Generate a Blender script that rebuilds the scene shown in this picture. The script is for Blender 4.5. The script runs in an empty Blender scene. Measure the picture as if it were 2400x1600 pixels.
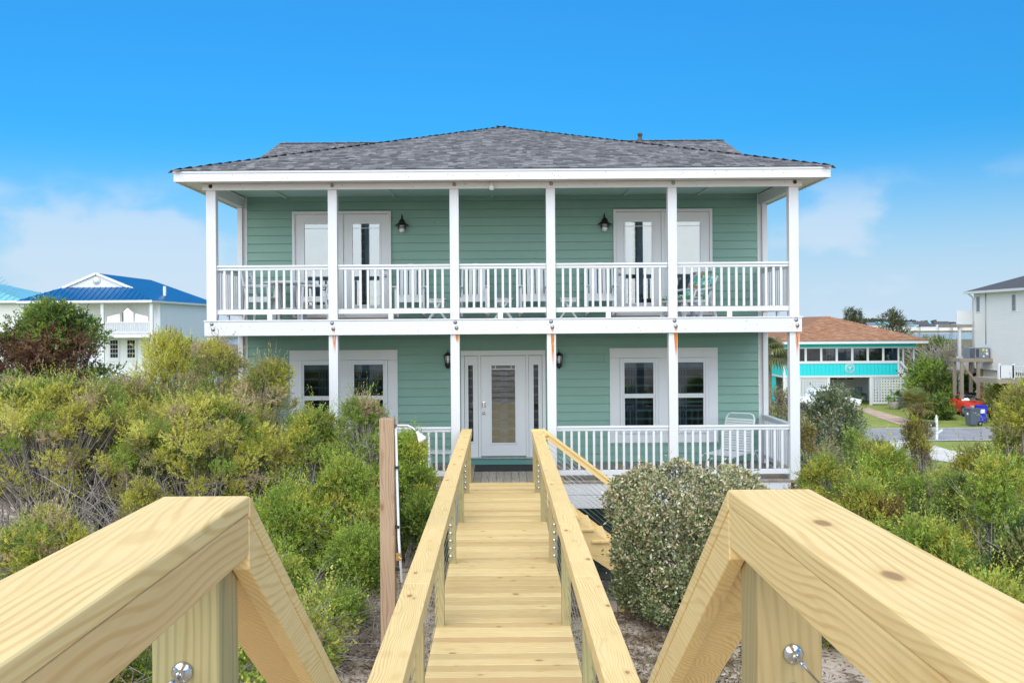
import bpy, bmesh, math, random
import numpy as np
from mathutils import Matrix, Vector
R = math.radians
random.seed(7)
SC = bpy.context.scene
COL = SC.collection

# ---------------------------------------------------------------- camera
EYE = 6.3                       # metres above the street
F, PU, PV, ROLL = 2200.0, 1174.0, 760.0, R(0.42)
cam_d = bpy.data.cameras.new('camera')
cam = bpy.data.objects.new('camera', cam_d); COL.objects.link(cam)
cam.location = (0, 0, EYE)
cam.rotation_euler = (Matrix.Rotation(R(90), 3, 'X') @ Matrix.Rotation(-ROLL, 3, 'Z')).to_euler()
cam_d.sensor_width = 36; cam_d.lens = 36 * F / 2400
cam_d.shift_x = (1200 - PU) / 2400; cam_d.shift_y = -(800 - PV) / 2400
cam_d.clip_start = 0.05; cam_d.clip_end = 9000
SC.camera = cam

def P(u, v, y):
    """point of the place seen at photo pixel (u, v) when it stands y metres ahead"""
    du, dv = u - PU, v - PV
    c, s = math.cos(ROLL), math.sin(ROLL)
    return Vector(((du * c - dv * s) / F * y, y, EYE - (du * s + dv * c) / F * y))

def G(u, v, z=0.0):
    """point seen at photo pixel (u, v) on level ground of height z"""
    p = P(u, v, 1.0)
    return P(u, v, (EYE - z) / (EYE - p.z))

# ---------------------------------------------------------------- world and sun
SUN_EL, SUN_AZ = R(46), R(-14)    # behind the camera, a little to the left
w = bpy.data.worlds.new('World'); SC.world = w; w.use_nodes = True
wt = w.node_tree; wt.nodes.clear()
def wn(t, **k):
    n = wt.nodes.new(t)
    for a, b in k.items(): setattr(n, a, b)
    return n
sky = wn('ShaderNodeTexSky', sky_type='NISHITA', sun_disc=False)
sky.sun_elevation = SUN_EL; sky.sun_rotation = R(180) + SUN_AZ
sky.air_density = 1.0; sky.dust_density = 0.3; sky.ozone_density = 2.0; sky.altitude = 0
tc = wn('ShaderNodeTexCoord')
sep = wn('ShaderNodeSeparateXYZ'); wt.links.new(tc.outputs['Generated'], sep.inputs[0])
hs = wn('ShaderNodeHueSaturation'); hs.inputs['Saturation'].default_value = 1.0; hs.inputs['Value'].default_value = 1.0
wt.links.new(sky.outputs[0], hs.inputs['Color'])
tint = wn('ShaderNodeMix', data_type='RGBA', blend_type='MULTIPLY'); tint.inputs[0].default_value = 1
tint.inputs[7].default_value = (0.15, 0.80, 1.22, 1)
wt.links.new(hs.outputs[0], tint.inputs[6])
lg = wn('ShaderNodeMapRange'); lg.inputs[1].default_value = 0.0; lg.inputs[2].default_value = 0.33; lg.inputs[3].default_value = 0.52; lg.inputs[4].default_value = 1.0
wt.links.new(sep.outputs[2], lg.inputs[0])
lev = wn('ShaderNodeVectorMath', operation='SCALE'); wt.links.new(tint.outputs[2], lev.inputs[0]); wt.links.new(lg.outputs[0], lev.inputs['Scale'])
# low bank of pale cloud and haze, all round the horizon
mp = wn('ShaderNodeMapping'); mp.inputs['Scale'].default_value = (4.2, 4.2, 8.0); mp.inputs['Location'].default_value = (7.1, 0.2, 0.13)
wt.links.new(tc.outputs['Generated'], mp.inputs[0])
nz = wn('ShaderNodeTexNoise'); nz.inputs['Scale'].default_value = 1.1; nz.inputs['Detail'].default_value = 7; nz.inputs['Roughness'].default_value = 0.52
wt.links.new(mp.outputs[0], nz.inputs['Vector'])
cr = wn('ShaderNodeMapRange', interpolation_type='SMOOTHSTEP'); cr.inputs[1].default_value = 0.48; cr.inputs[2].default_value = 0.58
wt.links.new(nz.outputs[0], cr.inputs[0])
el = wn('ShaderNodeMapRange', interpolation_type='SMOOTHSTEP'); el.inputs[1].default_value = 0.165; el.inputs[2].default_value = 0.10
wt.links.new(sep.outputs[2], el.inputs[0])
cm = wn('ShaderNodeMath', operation='MULTIPLY'); wt.links.new(cr.outputs[0], cm.inputs[0]); wt.links.new(el.outputs[0], cm.inputs[1])
hz = wn('ShaderNodeMapRange', interpolation_type='SMOOTHERSTEP'); hz.inputs[1].default_value = 0.215; hz.inputs[2].default_value = -0.02; hz.inputs[4].default_value = 0.97
wt.links.new(sep.outputs[2], hz.inputs[0])
mh = wn('ShaderNodeMix', data_type='RGBA'); mh.inputs[7].default_value = (3.75, 4.75, 5.8, 1)
wt.links.new(hz.outputs[0], mh.inputs[0]); wt.links.new(lev.outputs[0], mh.inputs[6])
mc = wn('ShaderNodeMix', data_type='RGBA'); mc.inputs[7].default_value = (4.3, 5.05, 5.9, 1)
cf = wn('ShaderNodeMath', operation='MULTIPLY'); cf.inputs[1].default_value = 0.62
wt.links.new(cm.outputs[0], cf.inputs[0]); wt.links.new(cf.outputs[0], mc.inputs[0]); wt.links.new(mh.outputs[2], mc.inputs[6])
bg = wn('ShaderNodeBackground'); bg.inputs[1].default_value = 0.125
wt.links.new(mc.outputs[2], bg.inputs[0])
wo = wn('ShaderNodeOutputWorld'); wt.links.new(bg.outputs[0], wo.inputs[0])

sun_d = bpy.data.lights.new('sun', 'SUN'); sun_d.energy = 4.7; sun_d.angle = R(105); sun_d.color = (1.0, 0.93, 0.81)
sun = bpy.data.objects.new('sun', sun_d); COL.objects.link(sun)
sd = Vector((math.sin(SUN_AZ) * math.cos(SUN_EL), -math.cos(SUN_AZ) * math.cos(SUN_EL), math.sin(SUN_EL)))
sun.rotation_euler = sd.to_track_quat('Z', 'Y').to_euler(); sun.location = (0, -20, 40)

SC.view_settings.view_transform = 'Standard'; SC.view_settings.look = 'None'
SC.view_settings.exposure = 0.34; SC.view_settings.gamma = 1.0
SC.render.engine = 'CYCLES'
SC.cycles.use_denoising = True
SC.cycles.max_bounces = 7; SC.cycles.transparent_max_bounces = 12
SC.cycles.use_adaptive_sampling = True; SC.cycles.adaptive_threshold = 0.02
SC.render.use_persistent_data = False

# ---------------------------------------------------------------- materials
MATS = {}
class NB:
    """small helper round a material's node tree"""
    def __init__(s, name):
        s.m = bpy.data.materials.new(name); s.m.use_nodes = True
        s.t = s.m.node_tree; s.b = s.t.nodes['Principled BSDF']; MATS[name] = s.m
    def n(s, typ, ins=None, **k):
        n = s.t.nodes.new('ShaderNode' + typ)
        for a, b in k.items(): setattr(n, a, b)
        for a, b in (ins or {}).items():
            if hasattr(b, 'is_output'): s.t.links.new(b, n.inputs[a])
            else: n.inputs[a].default_value = b
        return n
    def set(s, **k):
        for a, b in k.items():
            a = a.replace('_', ' ')
            if hasattr(b, 'is_output'): s.t.links.new(b, s.b.inputs[a])
            else: s.b.inputs[a].default_value = b
    def mix(s, fac, a, b, mode='MIX'):
        n = s.n('Mix', data_type='RGBA', blend_type=mode)
        for i, x in ((0, fac), (6, a), (7, b)):
            if hasattr(x, 'is_output'): s.t.links.new(x, n.inputs[i])
            else: n.inputs[i].default_value = x if i == 0 else (*x, 1)[:4]
        return n.outputs[2]
    def math(s, op, a, b=0.0):
        n = s.n('Math', operation=op)
        for i, x in ((0, a), (1, b)):
            if hasattr(x, 'is_output'): s.t.links.new(x, n.inputs[i])
            else: n.inputs[i].default_value = x
        return n.outputs[0]
    def ramp(s, fac, lo, hi, a=0.0, b=1.0):
        n = s.n('MapRange', {0: fac, 1: lo, 2: hi, 3: a, 4: b}, interpolation_type='SMOOTHSTEP')
        return n.outputs[0]
    def noise(s, vec, scale, detail=3.0, rough=0.5):
        n = s.n('TexNoise', {'Scale': scale, 'Detail': detail, 'Roughness': rough})
        if vec is not None: s.t.links.new(vec, n.inputs['Vector'])
        return n.outputs[0]
    def bump(s, h, strength=0.3, dist=0.01):
        n = s.n('Bump', {'Strength': strength, 'Distance': dist, 'Height': h})
        s.set(Normal=n.outputs[0])
    def obj(s, rnd=True):
        """object coordinates shifted by the object's own random number"""
        t = s.n('TexCoord').outputs['Object']
        if not rnd: return t
        o = s.n('ObjectInfo').outputs['Random']
        k = s.n('CombineXYZ', {0: s.math('MULTIPLY', o, 37.0), 1: s.math('MULTIPLY', o, 91.0), 2: s.math('MULTIPLY', o, 53.0)})
        return s.n('VectorMath', {0: t, 1: k.outputs[0]}, operation='ADD').outputs[0]
    def scaled(s, vec, sc):
        return s.n('Mapping', {'Vector': vec, 'Scale': sc}).outputs[0]

def plain(name, rgb, rough=0.6, vary=0.12, scale=6.0, metal=0.0, bump=0.0, spec=0.5):
    b = NB(name); v = b.obj()
    n = b.noise(v, scale, 4.0)
    f = b.ramp(n, 0.3, 0.7)
    lo = tuple(c * (1 - vary) for c in rgb); hi = tuple(min(1, c * (1 + vary)) for c in rgb)
    b.set(Base_Color=b.mix(f, lo, hi), Roughness=rough, Metallic=metal)
    b.b.inputs['Specular IOR Level'].default_value = spec
    if bump: b.bump(b.noise(v, scale * 12, 3.0), bump, 0.004)
    return b.m

def wood(name, axis, light, dark, tone=0.12, ring=36.0, knots=True, green=0.0, rough=0.62):
    b = NB(name); v = b.obj(); rnd = b.n('ObjectInfo').outputs['Random']
    sc = [1.0, 1.0, 1.0]; sc[axis] = 0.045
    s = b.scaled(v, sc)
    sw = [1.0, 1.0, 1.0]; sw[axis] = 0.2
    wob = b.n('TexNoise', {'Vector': b.scaled(v, sw), 'Scale': 4.5, 'Detail': 2.0, 'Roughness': 0.45})
    off = b.n('VectorMath', {0: wob.outputs[1], 1: (0.13, 0.13, 0.13)}, operation='MULTIPLY').outputs[0]
    sv = b.n('VectorMath', {0: s, 1: off}, operation='ADD').outputs[0]
    wv = b.n('TexWave', {'Vector': sv, 'Scale': ring, 'Distortion': 1.2, 'Detail': 1.0, 'Detail Scale': 1.5}, wave_type='BANDS', bands_direction='DIAGONAL')
    g = b.ramp(wv.outputs[1], 0.45, 1.0)
    fine_sc = [90.0, 90.0, 90.0]; fine_sc[axis] = 2.5
    fine = b.noise(b.scaled(v, fine_sc), 1.0, 2.0)
    patch = b.noise(b.scaled(v, [c * 3 if c == 1 else 1.2 for c in sc]), 2.0, 3.0)
    c = b.mix(b.math('MULTIPLY', g, b.ramp(patch, 0.25, 0.75, 0.15, 0.7)), light, dark)
    c = b.mix(b.ramp(fine, 0.35, 0.75, 0.0, 0.22), c, dark)
    c = b.mix(b.ramp(rnd, 0.0, 1.0, 0.0, tone), c, tuple(x * 0.6 for x in dark))
    ck = [260.0, 260.0, 260.0]; ck[axis] = 2.2
    ckn = b.noise(b.scaled(v, ck), 1.0, 1.0)
    c = b.mix(b.math('MULTIPLY', b.ramp(ckn, 0.70, 0.78), b.ramp(patch, 0.45, 0.6, 0.0, 0.55)), c, (0.24, 0.15, 0.07))
    sm = b.noise(v, 2.6, 5.0, 0.6)
    c = b.mix(b.ramp(sm, 0.58, 0.78, 0.0, 0.28), c, (0.42, 0.37, 0.29))
    c = b.mix(b.ramp(rnd, 0.80, 0.93, 0.0, 0.35), c, (0.62, 0.38, 0.17))
    if green: c = b.mix(b.ramp(patch, 0.4, 0.7, 0.1, green), c, (0.30, 0.33, 0.17))
    if knots:
        ks = [7.0, 7.0, 7.0]; ks[axis] = 3.6
        vo = b.n('TexVoronoi', {'Vector': b.scaled(v, ks), 'Scale': 1.0, 'Randomness': 1.0})
        k = b.ramp(vo.outputs[0], 0.15, 0.10)
        c = b.mix(b.ramp(vo.outputs[0], 0.30, 0.12, 0.0, 0.35), c, dark)
        keep = b.n('SeparateColor', {0: vo.outputs[1]}).outputs[0]
        k = b.math('MULTIPLY', k, b.math('GREATER_THAN', keep, 0.62))
        c = b.mix(b.math('MULTIPLY', k, 0.7), c, (0.22, 0.10, 0.04))
    b.set(Base_Color=c, Roughness=rough)
    b.b.inputs['Specular IOR Level'].default_value = 0.3
    b.bump(b.math('ADD', b.math('MULTIPLY', fine, 0.6), wv.outputs[1]), 0.12, 0.003)
    return b.m

PINE_L, PINE_D = (0.82, 0.62, 0.29), (0.60, 0.375, 0.125)
for i, a in enumerate('xyz'):
    wood('pine_' + a, i, PINE_L, PINE_D)
wood('deck_pine', 0, (0.82, 0.635, 0.315), (0.55, 0.345, 0.11), tone=0.42, ring=30)
wood('post_pine', 2, (0.46, 0.36, 0.17), (0.23, 0.155, 0.06), tone=0.2, green=0.5, ring=26)
wood('old_post', 2, (0.40, 0.28, 0.18), (0.22, 0.13, 0.075), tone=0.1, ring=26, rough=0.8)
wood('grey_deck', 1, (0.36, 0.32, 0.27), (0.17, 0.145, 0.12), tone=0.35, ring=14, rough=0.85)
wood('grey_timber', 1, (0.36, 0.31, 0.25), (0.19, 0.16, 0.125), tone=0.3, ring=14, rough=0.85, knots=False)

def paint(name, rgb, dirt, amount, rough=0.5):
    b = NB(name); v = b.obj()
    n1 = b.noise(v, 1.3, 5.0, 0.6); n2 = b.noise(b.scaled(v, (30, 30, 4)), 1.0, 3.0)
    f = b.math('MULTIPLY', b.ramp(n1, 0.45, 0.8), b.ramp(n2, 0.3, 0.8, 0.2, 1.0))
    b.set(Base_Color=b.mix(b.math('MULTIPLY', f, amount), rgb, dirt), Roughness=rough)
    b.bump(b.noise(v, 60, 2.0), 0.06, 0.003)
    return b.m
paint('white_paint', (0.66, 0.67, 0.68), (0.55, 0.50, 0.43), 0.30)
paint('white_vinyl', (0.66, 0.675, 0.69), (0.66, 0.65, 0.62), 0.2, 0.4)
paint('chair_white', (0.68, 0.70, 0.72), (0.60, 0.58, 0.54), 0.25, 0.45)
paint('soffit_paint', (0.74, 0.72, 0.67), (0.48, 0.38, 0.26), 0.5)
paint('ceiling_teal', (0.42, 0.62, 0.58), (0.34, 0.5, 0.46), 0.3)
paint('teal_siding', (0.015, 0.60, 0.62), (0.02, 0.50, 0.52), 0.3, 0.55)
paint('beige_vinyl', (0.84, 0.83, 0.79), (0.66, 0.64, 0.60), 0.3)
paint('cream_vinyl', (0.62, 0.60, 0.56), (0.5, 0.48, 0.44), 0.3)
paint('lilac_white', (0.72, 0.72, 0.76), (0.6, 0.6, 0.63), 0.3)
paint('threshold_green', (0.10, 0.27, 0.23), (0.34, 0.24, 0.17), 0.75, 0.7)

b = NB('green_siding'); v = b.obj()
n1 = b.noise(v, 0.9, 4.0); n2 = b.noise(b.scaled(v, (3, 40, 60)), 1.0, 4.0); rnd = b.n('ObjectInfo').outputs['Random']
c = b.mix(b.ramp(n1, 0.3, 0.7), (0.182, 0.330, 0.264), (0.205, 0.352, 0.29))
c = b.mix(b.ramp(n2, 0.55, 0.85, 0.0, 0.28), c, (0.23, 0.38, 0.33))
c = b.mix(b.ramp(rnd, 0, 1, 0.0, 0.13), c, (0.165, 0.34, 0.265))
vo = b.n('TexVoronoi', {'Vector': v, 'Scale': 2.3}); c = b.mix(b.ramp(vo.outputs[0], 0.034, 0.022, 0, 0.7), c, (0.05, 0.09, 0.07))
b.set(Base_Color=c, Roughness=0.55); b.bump(n2, 0.25, 0.003)

def shingle_mat(name, a, bb, cc, attr):
    b = NB(name); v = b.n('TexCoord').outputs['Object']
    r = b.n('Attribute', attribute_name='tone').outputs['Fac'] if attr else b.n('ObjectInfo').outputs['Random']
    c = b.mix(b.ramp(r, 0.1, 0.6), a, bb); c = b.mix(b.ramp(r, 0.72, 0.95), c, cc)
    c = b.mix(b.ramp(b.noise(v, 60.0, 2.0), 0.35, 0.7, 0.0, 0.35), c, tuple(x * 0.55 for x in a))
    b.set(Base_Color=c, Roughness=0.9); b.b.inputs['Specular IOR Level'].default_value = 0.2
shingle_mat('shingle_grey', (0.115, 0.115, 0.12), (0.19, 0.188, 0.193), (0.28, 0.277, 0.28), True)
shingle_mat('shingle_grey_piece', (0.115, 0.115, 0.12), (0.19, 0.188, 0.193), (0.28, 0.277, 0.28), False)
shingle_mat('shingle_brown', (0.31, 0.16, 0.09), (0.37, 0.20, 0.12), (0.43, 0.25, 0.155), True)
plain('shingle_dark', (0.075, 0.075, 0.08), 0.9, 0.3, 30)

def metal_roof(name, rgb, rough=0.35):
    b = NB(name); v = b.obj()
    b.set(Base_Color=b.mix(b.ramp(b.noise(v, 0.7), 0.3, 0.7), rgb, tuple(x * 0.85 for x in rgb)), Roughness=rough)
metal_roof('blue_metal', (0.005, 0.095, 0.25)); metal_roof('aqua_metal', (0.20, 0.50, 0.56))

def glass(name, refl, tintc=(0.55, 0.62, 0.66), rough=0.02):
    b = NB(name); out = b.t.nodes['Material Output']
    gl = b.n('BsdfGlossy', {'Color': (0.92, 0.96, 1.0, 1), 'Roughness': rough}); tr = b.n('BsdfTransparent', {'Color': (*tintc, 1)})
    lw = b.n('LayerWeight', {'Blend': 0.35}).outputs['Fresnel']
    f = b.math('ADD', b.math('MULTIPLY', lw, 0.4), refl)
    ms = b.n('MixShader', {0: f, 1: tr.outputs[0], 2: gl.outputs[0]})
    b.t.links.new(ms.outputs[0], out.inputs[0])
glass('window_glass', 0.05); glass('door_glass', 0.14); glass('screen_glass', 0.10, (0.45, 0.47, 0.5)); glass('car_glass', 0.45, (0.2, 0.22, 0.24))
plain('room_dark', (0.018, 0.02, 0.024), 0.9); plain('curtain', (0.52, 0.55, 0.60), 0.9, 0.2, 4)  # room_dark paints the shade of unlit rooms onto flat sheets and panes
plain('curtain_grey', (0.22, 0.23, 0.26), 0.9, 0.2, 4)
plain('black_metal', (0.012, 0.012, 0.014), 0.35); plain('steel', (0.62, 0.63, 0.65), 0.25, 0.05, 8, 1.0)
plain('galvanised', (0.42, 0.43, 0.45), 0.45, 0.2, 20, 0.8); plain('lamp_glass', (0.72, 0.74, 0.72), 0.2, 0.05)
plain('rust', (0.10, 0.035, 0.015), 0.9, 0.4, 40); plain('rubber_mat', (0.018, 0.018, 0.02), 0.75, 0.5, 30, 0, 0.5)
plain('pvc', (0.74, 0.75, 0.77), 0.4, 0.06); plain('brass', (0.45, 0.30, 0.12), 0.4, 0.2, 9, 0.9)
b = NB('rust_stain'); v = b.n('TexCoord').outputs['Generated']; o = b.obj()
z = b.n('SeparateXYZ', {0: v}).outputs[2]
f = b.math('MULTIPLY', b.ramp(z, 0.0, 0.65, 0.0, 1.0), b.ramp(b.noise(b.scaled(o, (50, 50, 5)), 1.0, 3.0), 0.22, 0.5))
b.set(Base_Color=b.mix(f, (0.66, 0.67, 0.68), (0.55, 0.17, 0.015)), Roughness=0.7)

def leaf_mat(name, trans=0.48, rough=0.55):
    b = NB(name); out = b.t.nodes['Material Output']
    a = b.n('Attribute', attribute_name='col').outputs['Color']
    b.set(Base_Color=a, Roughness=rough); b.b.inputs['Specular IOR Level'].default_value = 0.25
    tl = b.n('BsdfTranslucent', {'Color': a})
    ms = b.n('MixShader', {0: trans, 1: b.b.outputs[0], 2: tl.outputs[0]})
    b.t.links.new(ms.outputs[0], out.inputs[0])
leaf_mat('leaf'); leaf_mat('leaf_stiff', 0.15, 0.42)
plain('twig_grey', (0.30, 0.265, 0.235), 0.9, 0.35, 14); plain('bark', (0.15, 0.115, 0.09), 0.95, 0.35, 18)
plain('palm_bark', (0.24, 0.18, 0.12), 0.95, 0.4, 22)

# ground: sand, leaf litter and lawn, each where it lies
b = NB('ground_cover'); g = b.n('NewGeometry').outputs['Position']
px = b.n('SeparateXYZ', {0: g}); X_, Y_, Z_ = px.outputs
big = b.noise(g, 0.55, 4.0); mid = b.noise(g, 3.0, 5.0, 0.65); fin = b.noise(g, 26.0, 3.0, 0.7)
sand = b.mix(fin, (0.42, 0.35, 0.28), (0.60, 0.52, 0.43))
litter = b.mix(b.ramp(fin, 0.35, 0.65), (0.10, 0.07, 0.05), (0.30, 0.23, 0.17))
near = b.mix(b.ramp(mid, 0.47, 0.60), sand, litter)
lawn = b.mix(b.ramp(mid, 0.35, 0.7), (0.20, 0.26, 0.055), (0.30, 0.33, 0.09))
lawn = b.mix(b.ramp(big, 0.52, 0.75, 0, 0.75), lawn, (0.38, 0.32, 0.16))
lawn = b.mix(b.ramp(fin, 0.4, 0.8, 0, 0.4), lawn, (0.12, 0.19, 0.03))
marsh = b.mix(b.ramp(mid, 0.3, 0.7), (0.20, 0.17, 0.10), (0.13, 0.13, 0.06))
c = b.mix(b.ramp(b.math('ADD', Y_, b.math('MULTIPLY', big, 6.0)), 27.0, 33.0), near, lawn)
c = b.mix(b.ramp(Y_, 95.0, 130.0), c, marsh)
b.set(Base_Color=c, Roughness=0.95); b.b.inputs['Specular IOR Level'].default_value = 0.15
b.bump(b.math('ADD', mid, b.math('MULTIPLY', fin, 0.4)), 0.6, 0.05)
b = NB('asphalt'); g = b.n('NewGeometry').outputs['Position']
b.set(Base_Color=b.mix(b.ramp(b.noise(g, 0.8, 5.0), 0.3, 0.7), (0.24, 0.24, 0.255), (0.31, 0.31, 0.325)), Roughness=0.9)
plain('road_line', (0.7, 0.7, 0.68), 0.7); plain('concrete', (0.60, 0.57, 0.52), 0.9, 0.12, 1.2); plain('kerb_stone', (0.5, 0.46, 0.42), 0.9, 0.25, 3)
plain('dirt_track', (0.46, 0.34, 0.26), 0.95, 0.25, 1.5)
b = NB('water'); g = b.n('NewGeometry').outputs['Position']
b.set(Base_Color=(0.10, 0.14, 0.18, 1), Roughness=0.12); b.bump(b.noise(b.scaled(g, (0.3, 1.2, 1)), 1.0, 3.0), 0.05, 0.2)
# ---------------------------------------------------------------- mesh helpers
class MB:
    def __init__(s): s.v = []; s.f = []; s.sm = []
    def add(s, vs, fs, smooth=False):
        o = len(s.v); s.v += [tuple(x) for x in vs]; s.f += [tuple(i + o for i in f) for f in fs]; s.sm += [smooth] * len(fs)
        return s
    def box(s, x0, x1, y0, y1, z0, z1, M=None):
        vs = [Vector((x, y, z)) for z in (z0, z1) for y in (y0, y1) for x in (x0, x1)]
        if M is not None: vs = [M @ q for q in vs]
        return s.add(vs, [(0, 2, 3, 1), (4, 5, 7, 6), (0, 1, 5, 4), (2, 6, 7, 3), (0, 4, 6, 2), (1, 3, 7, 5)])
    def cbox(s, c, d, M=None):
        return s.box(c[0] - d[0] / 2, c[0] + d[0] / 2, c[1] - d[1] / 2, c[1] + d[1] / 2, c[2] - d[2] / 2, c[2] + d[2] / 2, M)
    def bar(s, a, b, w, h, up=(0, 0, 1)):
        """rectangular bar from a to b, w across, h along up"""
        a, b = Vector(a), Vector(b); d = (b - a); L = d.length; d.normalize()
        sx = d.cross(Vector(up)).normalized(); u = sx.cross(d)
        M = Matrix((sx, d, u)).transposed().to_4x4(); M.translation = a
        return s.box(-w / 2, w / 2, 0, L, -h / 2, h / 2, M)
    def tube(s, pts, rad, n=6, cap=True):
        pts = [Vector(p) for p in pts]
        if not hasattr(rad, '__len__'): rad = [rad] * len(pts)
        rings = []; ref = Vector((0.13, 0.31, 0.94))
        for i, p in enumerate(pts):
            d = (pts[min(i + 1, len(pts) - 1)] - pts[max(i - 1, 0)]).normalized()
            if abs(d.dot(ref)) > 0.97: ref = Vector((0.9, 0.3, 0.1))
            x = d.cross(ref).normalized(); y = d.cross(x)
            rings.append([p + (x * math.cos(2 * math.pi * k / n) + y * math.sin(2 * math.pi * k / n)) * rad[i] for k in range(n)])
        vs = [q for r in rings for q in r]
        fs = [(i * n + k, i * n + (k + 1) % n, (i + 1) * n + (k + 1) % n, (i + 1) * n + k) for i in range(len(pts) - 1) for k in range(n)]
        s.add(vs, fs, True)
        if cap:
            o = len(s.v) - len(vs)
            s.f += [tuple(o + k for k in range(n)), tuple(o + len(vs) - 1 - k for k in range(n))]; s.sm += [False, False]
        return s
    def lathe(s, prof, n=16, c=(0, 0, 0), axis='z', cap=True):
        vs = []
        for r, h in prof:
            for k in range(n):
                a = 2 * math.pi * k / n; x, y = r * math.cos(a), r * math.sin(a)
                q = (x, y, h) if axis == 'z' else ((x, h, y) if axis == 'y' else (h, x, y))
                vs.append((q[0] + c[0], q[1] + c[1], q[2] + c[2]))
        fs = [(i * n + k, i * n + (k + 1) % n, (i + 1) * n + (k + 1) % n, (i + 1) * n + k) for i in range(len(prof) - 1) for k in range(n)]
        s.add(vs, fs, True); o = len(s.v) - len(vs)
        if cap: s.f += [tuple(o + k for k in range(n)), tuple(o + len(vs) - 1 - k for k in range(n))]; s.sm += [False, False]
        return s
    def prism(s, poly, a, b, axis='x', M=None):
        """poly of 2-D points extruded along axis from a to b"""
        def q(p, t): return Vector((t, p[0], p[1])) if axis == 'x' else (Vector((p[0], t, p[1])) if axis == 'y' else Vector((p[0], p[1], t)))
        n = len(poly); vs = [q(p, a) for p in poly] + [q(p, b) for p in poly]
        if M is not None: vs = [M @ x for x in vs]
        return s.add(vs, [tuple(range(n)), tuple(range(2 * n - 1, n - 1, -1))] + [(i, i + n, (i + 1) % n + n, (i + 1) % n) for i in range(n)])
    def mesh(s, name, bevel=0.0, seg=2):
        me = bpy.data.meshes.new(name); me.from_pydata(s.v, [], s.f)
        bm = bmesh.new(); bm.from_mesh(me)
        bmesh.ops.recalc_face_normals(bm, faces=bm.faces)
        if bevel:
            bmesh.ops.bevel(bm, geom=[e for e in bm.edges if len(e.link_faces) == 2 and e.calc_face_angle(0) > 0.5], offset=bevel, segments=seg, affect='EDGES', profile=0.6)
            bm.to_mesh(me); bm.free(); me.polygons.foreach_set('use_smooth', [False] * len(me.polygons))
        else:
            bm.to_mesh(me); bm.free(); me.polygons.foreach_set('use_smooth', s.sm)
        return me
    def build(s, name, mat, parent=None, bevel=0.0, loc=None, kind=None, seg=2, label=None):
        return put(name, s.mesh(name, bevel, seg), mat, parent, loc, kind=kind, label=label)

def put(name, me, mat, parent=None, loc=None, rot=None, scale=None, kind=None, label=None):
    if not me.materials: me.materials.append(MATS[mat])
    o = bpy.data.objects.new(name, me); COL.objects.link(o)
    if me.materials[0] is not MATS[mat]:
        o.material_slots[0].link = 'OBJECT'; o.material_slots[0].material = MATS[mat]
    if loc is not None: o.location = loc
    if rot is not None: o.rotation_euler = rot
    if scale is not None: o.scale = scale
    if parent is not None:
        o.parent = parent
        if parent.type == 'EMPTY' and parent.get('_w'):       # parts drawn in world coordinates
            o.matrix_parent_inverse = Matrix.Translation(parent.location).inverted()
    if kind: o['kind'] = kind
    if label: o['label'] = label
    return o

def tag(o, label, cat, group=None, kind=None):
    o['label'] = label; o['category'] = cat
    if group: o['group'] = group
    if kind: o['kind'] = kind
    return o

def thing(name, label, cat, loc=(0, 0, 0), rz=0.0, group=None, world=False, scale=None):
    o = bpy.data.objects.new(name, None); COL.objects.link(o); o.empty_display_size = 0.2
    o.location = loc; o.rotation_euler = (0, 0, rz)
    if scale is not None: o.scale = scale
    if world: o['_w'] = 1
    return tag(o, label, cat, group)

def struct(o):
    o['kind'] = 'structure'; return o

def dup(root, loc, rz, label, scale=None):
    r = root.copy(); COL.objects.link(r); r.location = loc; r.rotation_euler = (0, 0, rz); r['label'] = label
    if scale is not None: r.scale = scale
    for ch in list(root.children):
        c = ch.copy(); COL.objects.link(c); c.parent = r
        for g in ch.children:
            d = g.copy(); COL.objects.link(d); d.parent = c
    return r

def np_mesh(name, V, n, col=None):
    """mesh of separate n-gons: V is (faces*n, 3)"""
    me = bpy.data.meshes.new(name); V = np.ascontiguousarray(V, dtype=np.float32); k = len(V) // n
    me.vertices.add(len(V)); me.vertices.foreach_set('co', V.ravel())
    me.loops.add(len(V)); me.loops.foreach_set('vertex_index', np.arange(len(V), dtype=np.int32))
    me.polygons.add(k); me.polygons.foreach_set('loop_start', np.arange(0, len(V), n, dtype=np.int32))
    me.polygons.foreach_set('loop_total', np.full(k, n, dtype=np.int32))
    me.update(calc_edges=True)
    if col is not None:
        c = np.ones((len(V), 4), dtype=np.float32); c[:, :3] = np.repeat(col, n, axis=0)
        a = me.color_attributes.new('col', 'FLOAT_COLOR', 'POINT'); a.data.foreach_set('color', c.ravel())
    return me

# ---------------------------------------------------------------- ground
def sstep(a, b, x):
    t = np.clip((x - a) / (b - a), 0, 1); return t * t * (3 - 2 * t)
def ground_h(x, y):
    x = np.asarray(x, dtype=float); y = np.asarray(y, dtype=float)
    right = 2.95 - 1.75 * sstep(10.3, 15.5, y) - 1.05 * sstep(15, 34, y)
    left = 2.95 + 0.10 * sstep(-3, -7, x) - 1.5 * sstep(13.5, 18.5, y) * sstep(-9, -4, x) - 0.6 * sstep(14, 22, y)
    left = left + (0.15 - left) * sstep(19, 45, y)
    h = right + (left - right) * sstep(0.4, -1.2, x)
    far = 2.7 - 0.9 * sstep(8.0, 14.0, y) - 1.65 * sstep(13, 31, y)
    h = h + (far - h) * sstep(3.0, 5.0, x)
    h = h + 0.07 * np.sin(x * 1.7 + y * 0.6) * np.cos(y * 1.3 - x * 0.5) * sstep(45, 15, y)
    h = h * sstep(60, 38, y) + 0.0
    h = h - 1.0 * sstep(325, 345, y) + 1.5 * sstep(560, 585, y)
    h = np.where(y < -4, 2.95, h)
    return h
def gz(x, y): return float(ground_h(x, y))

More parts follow.
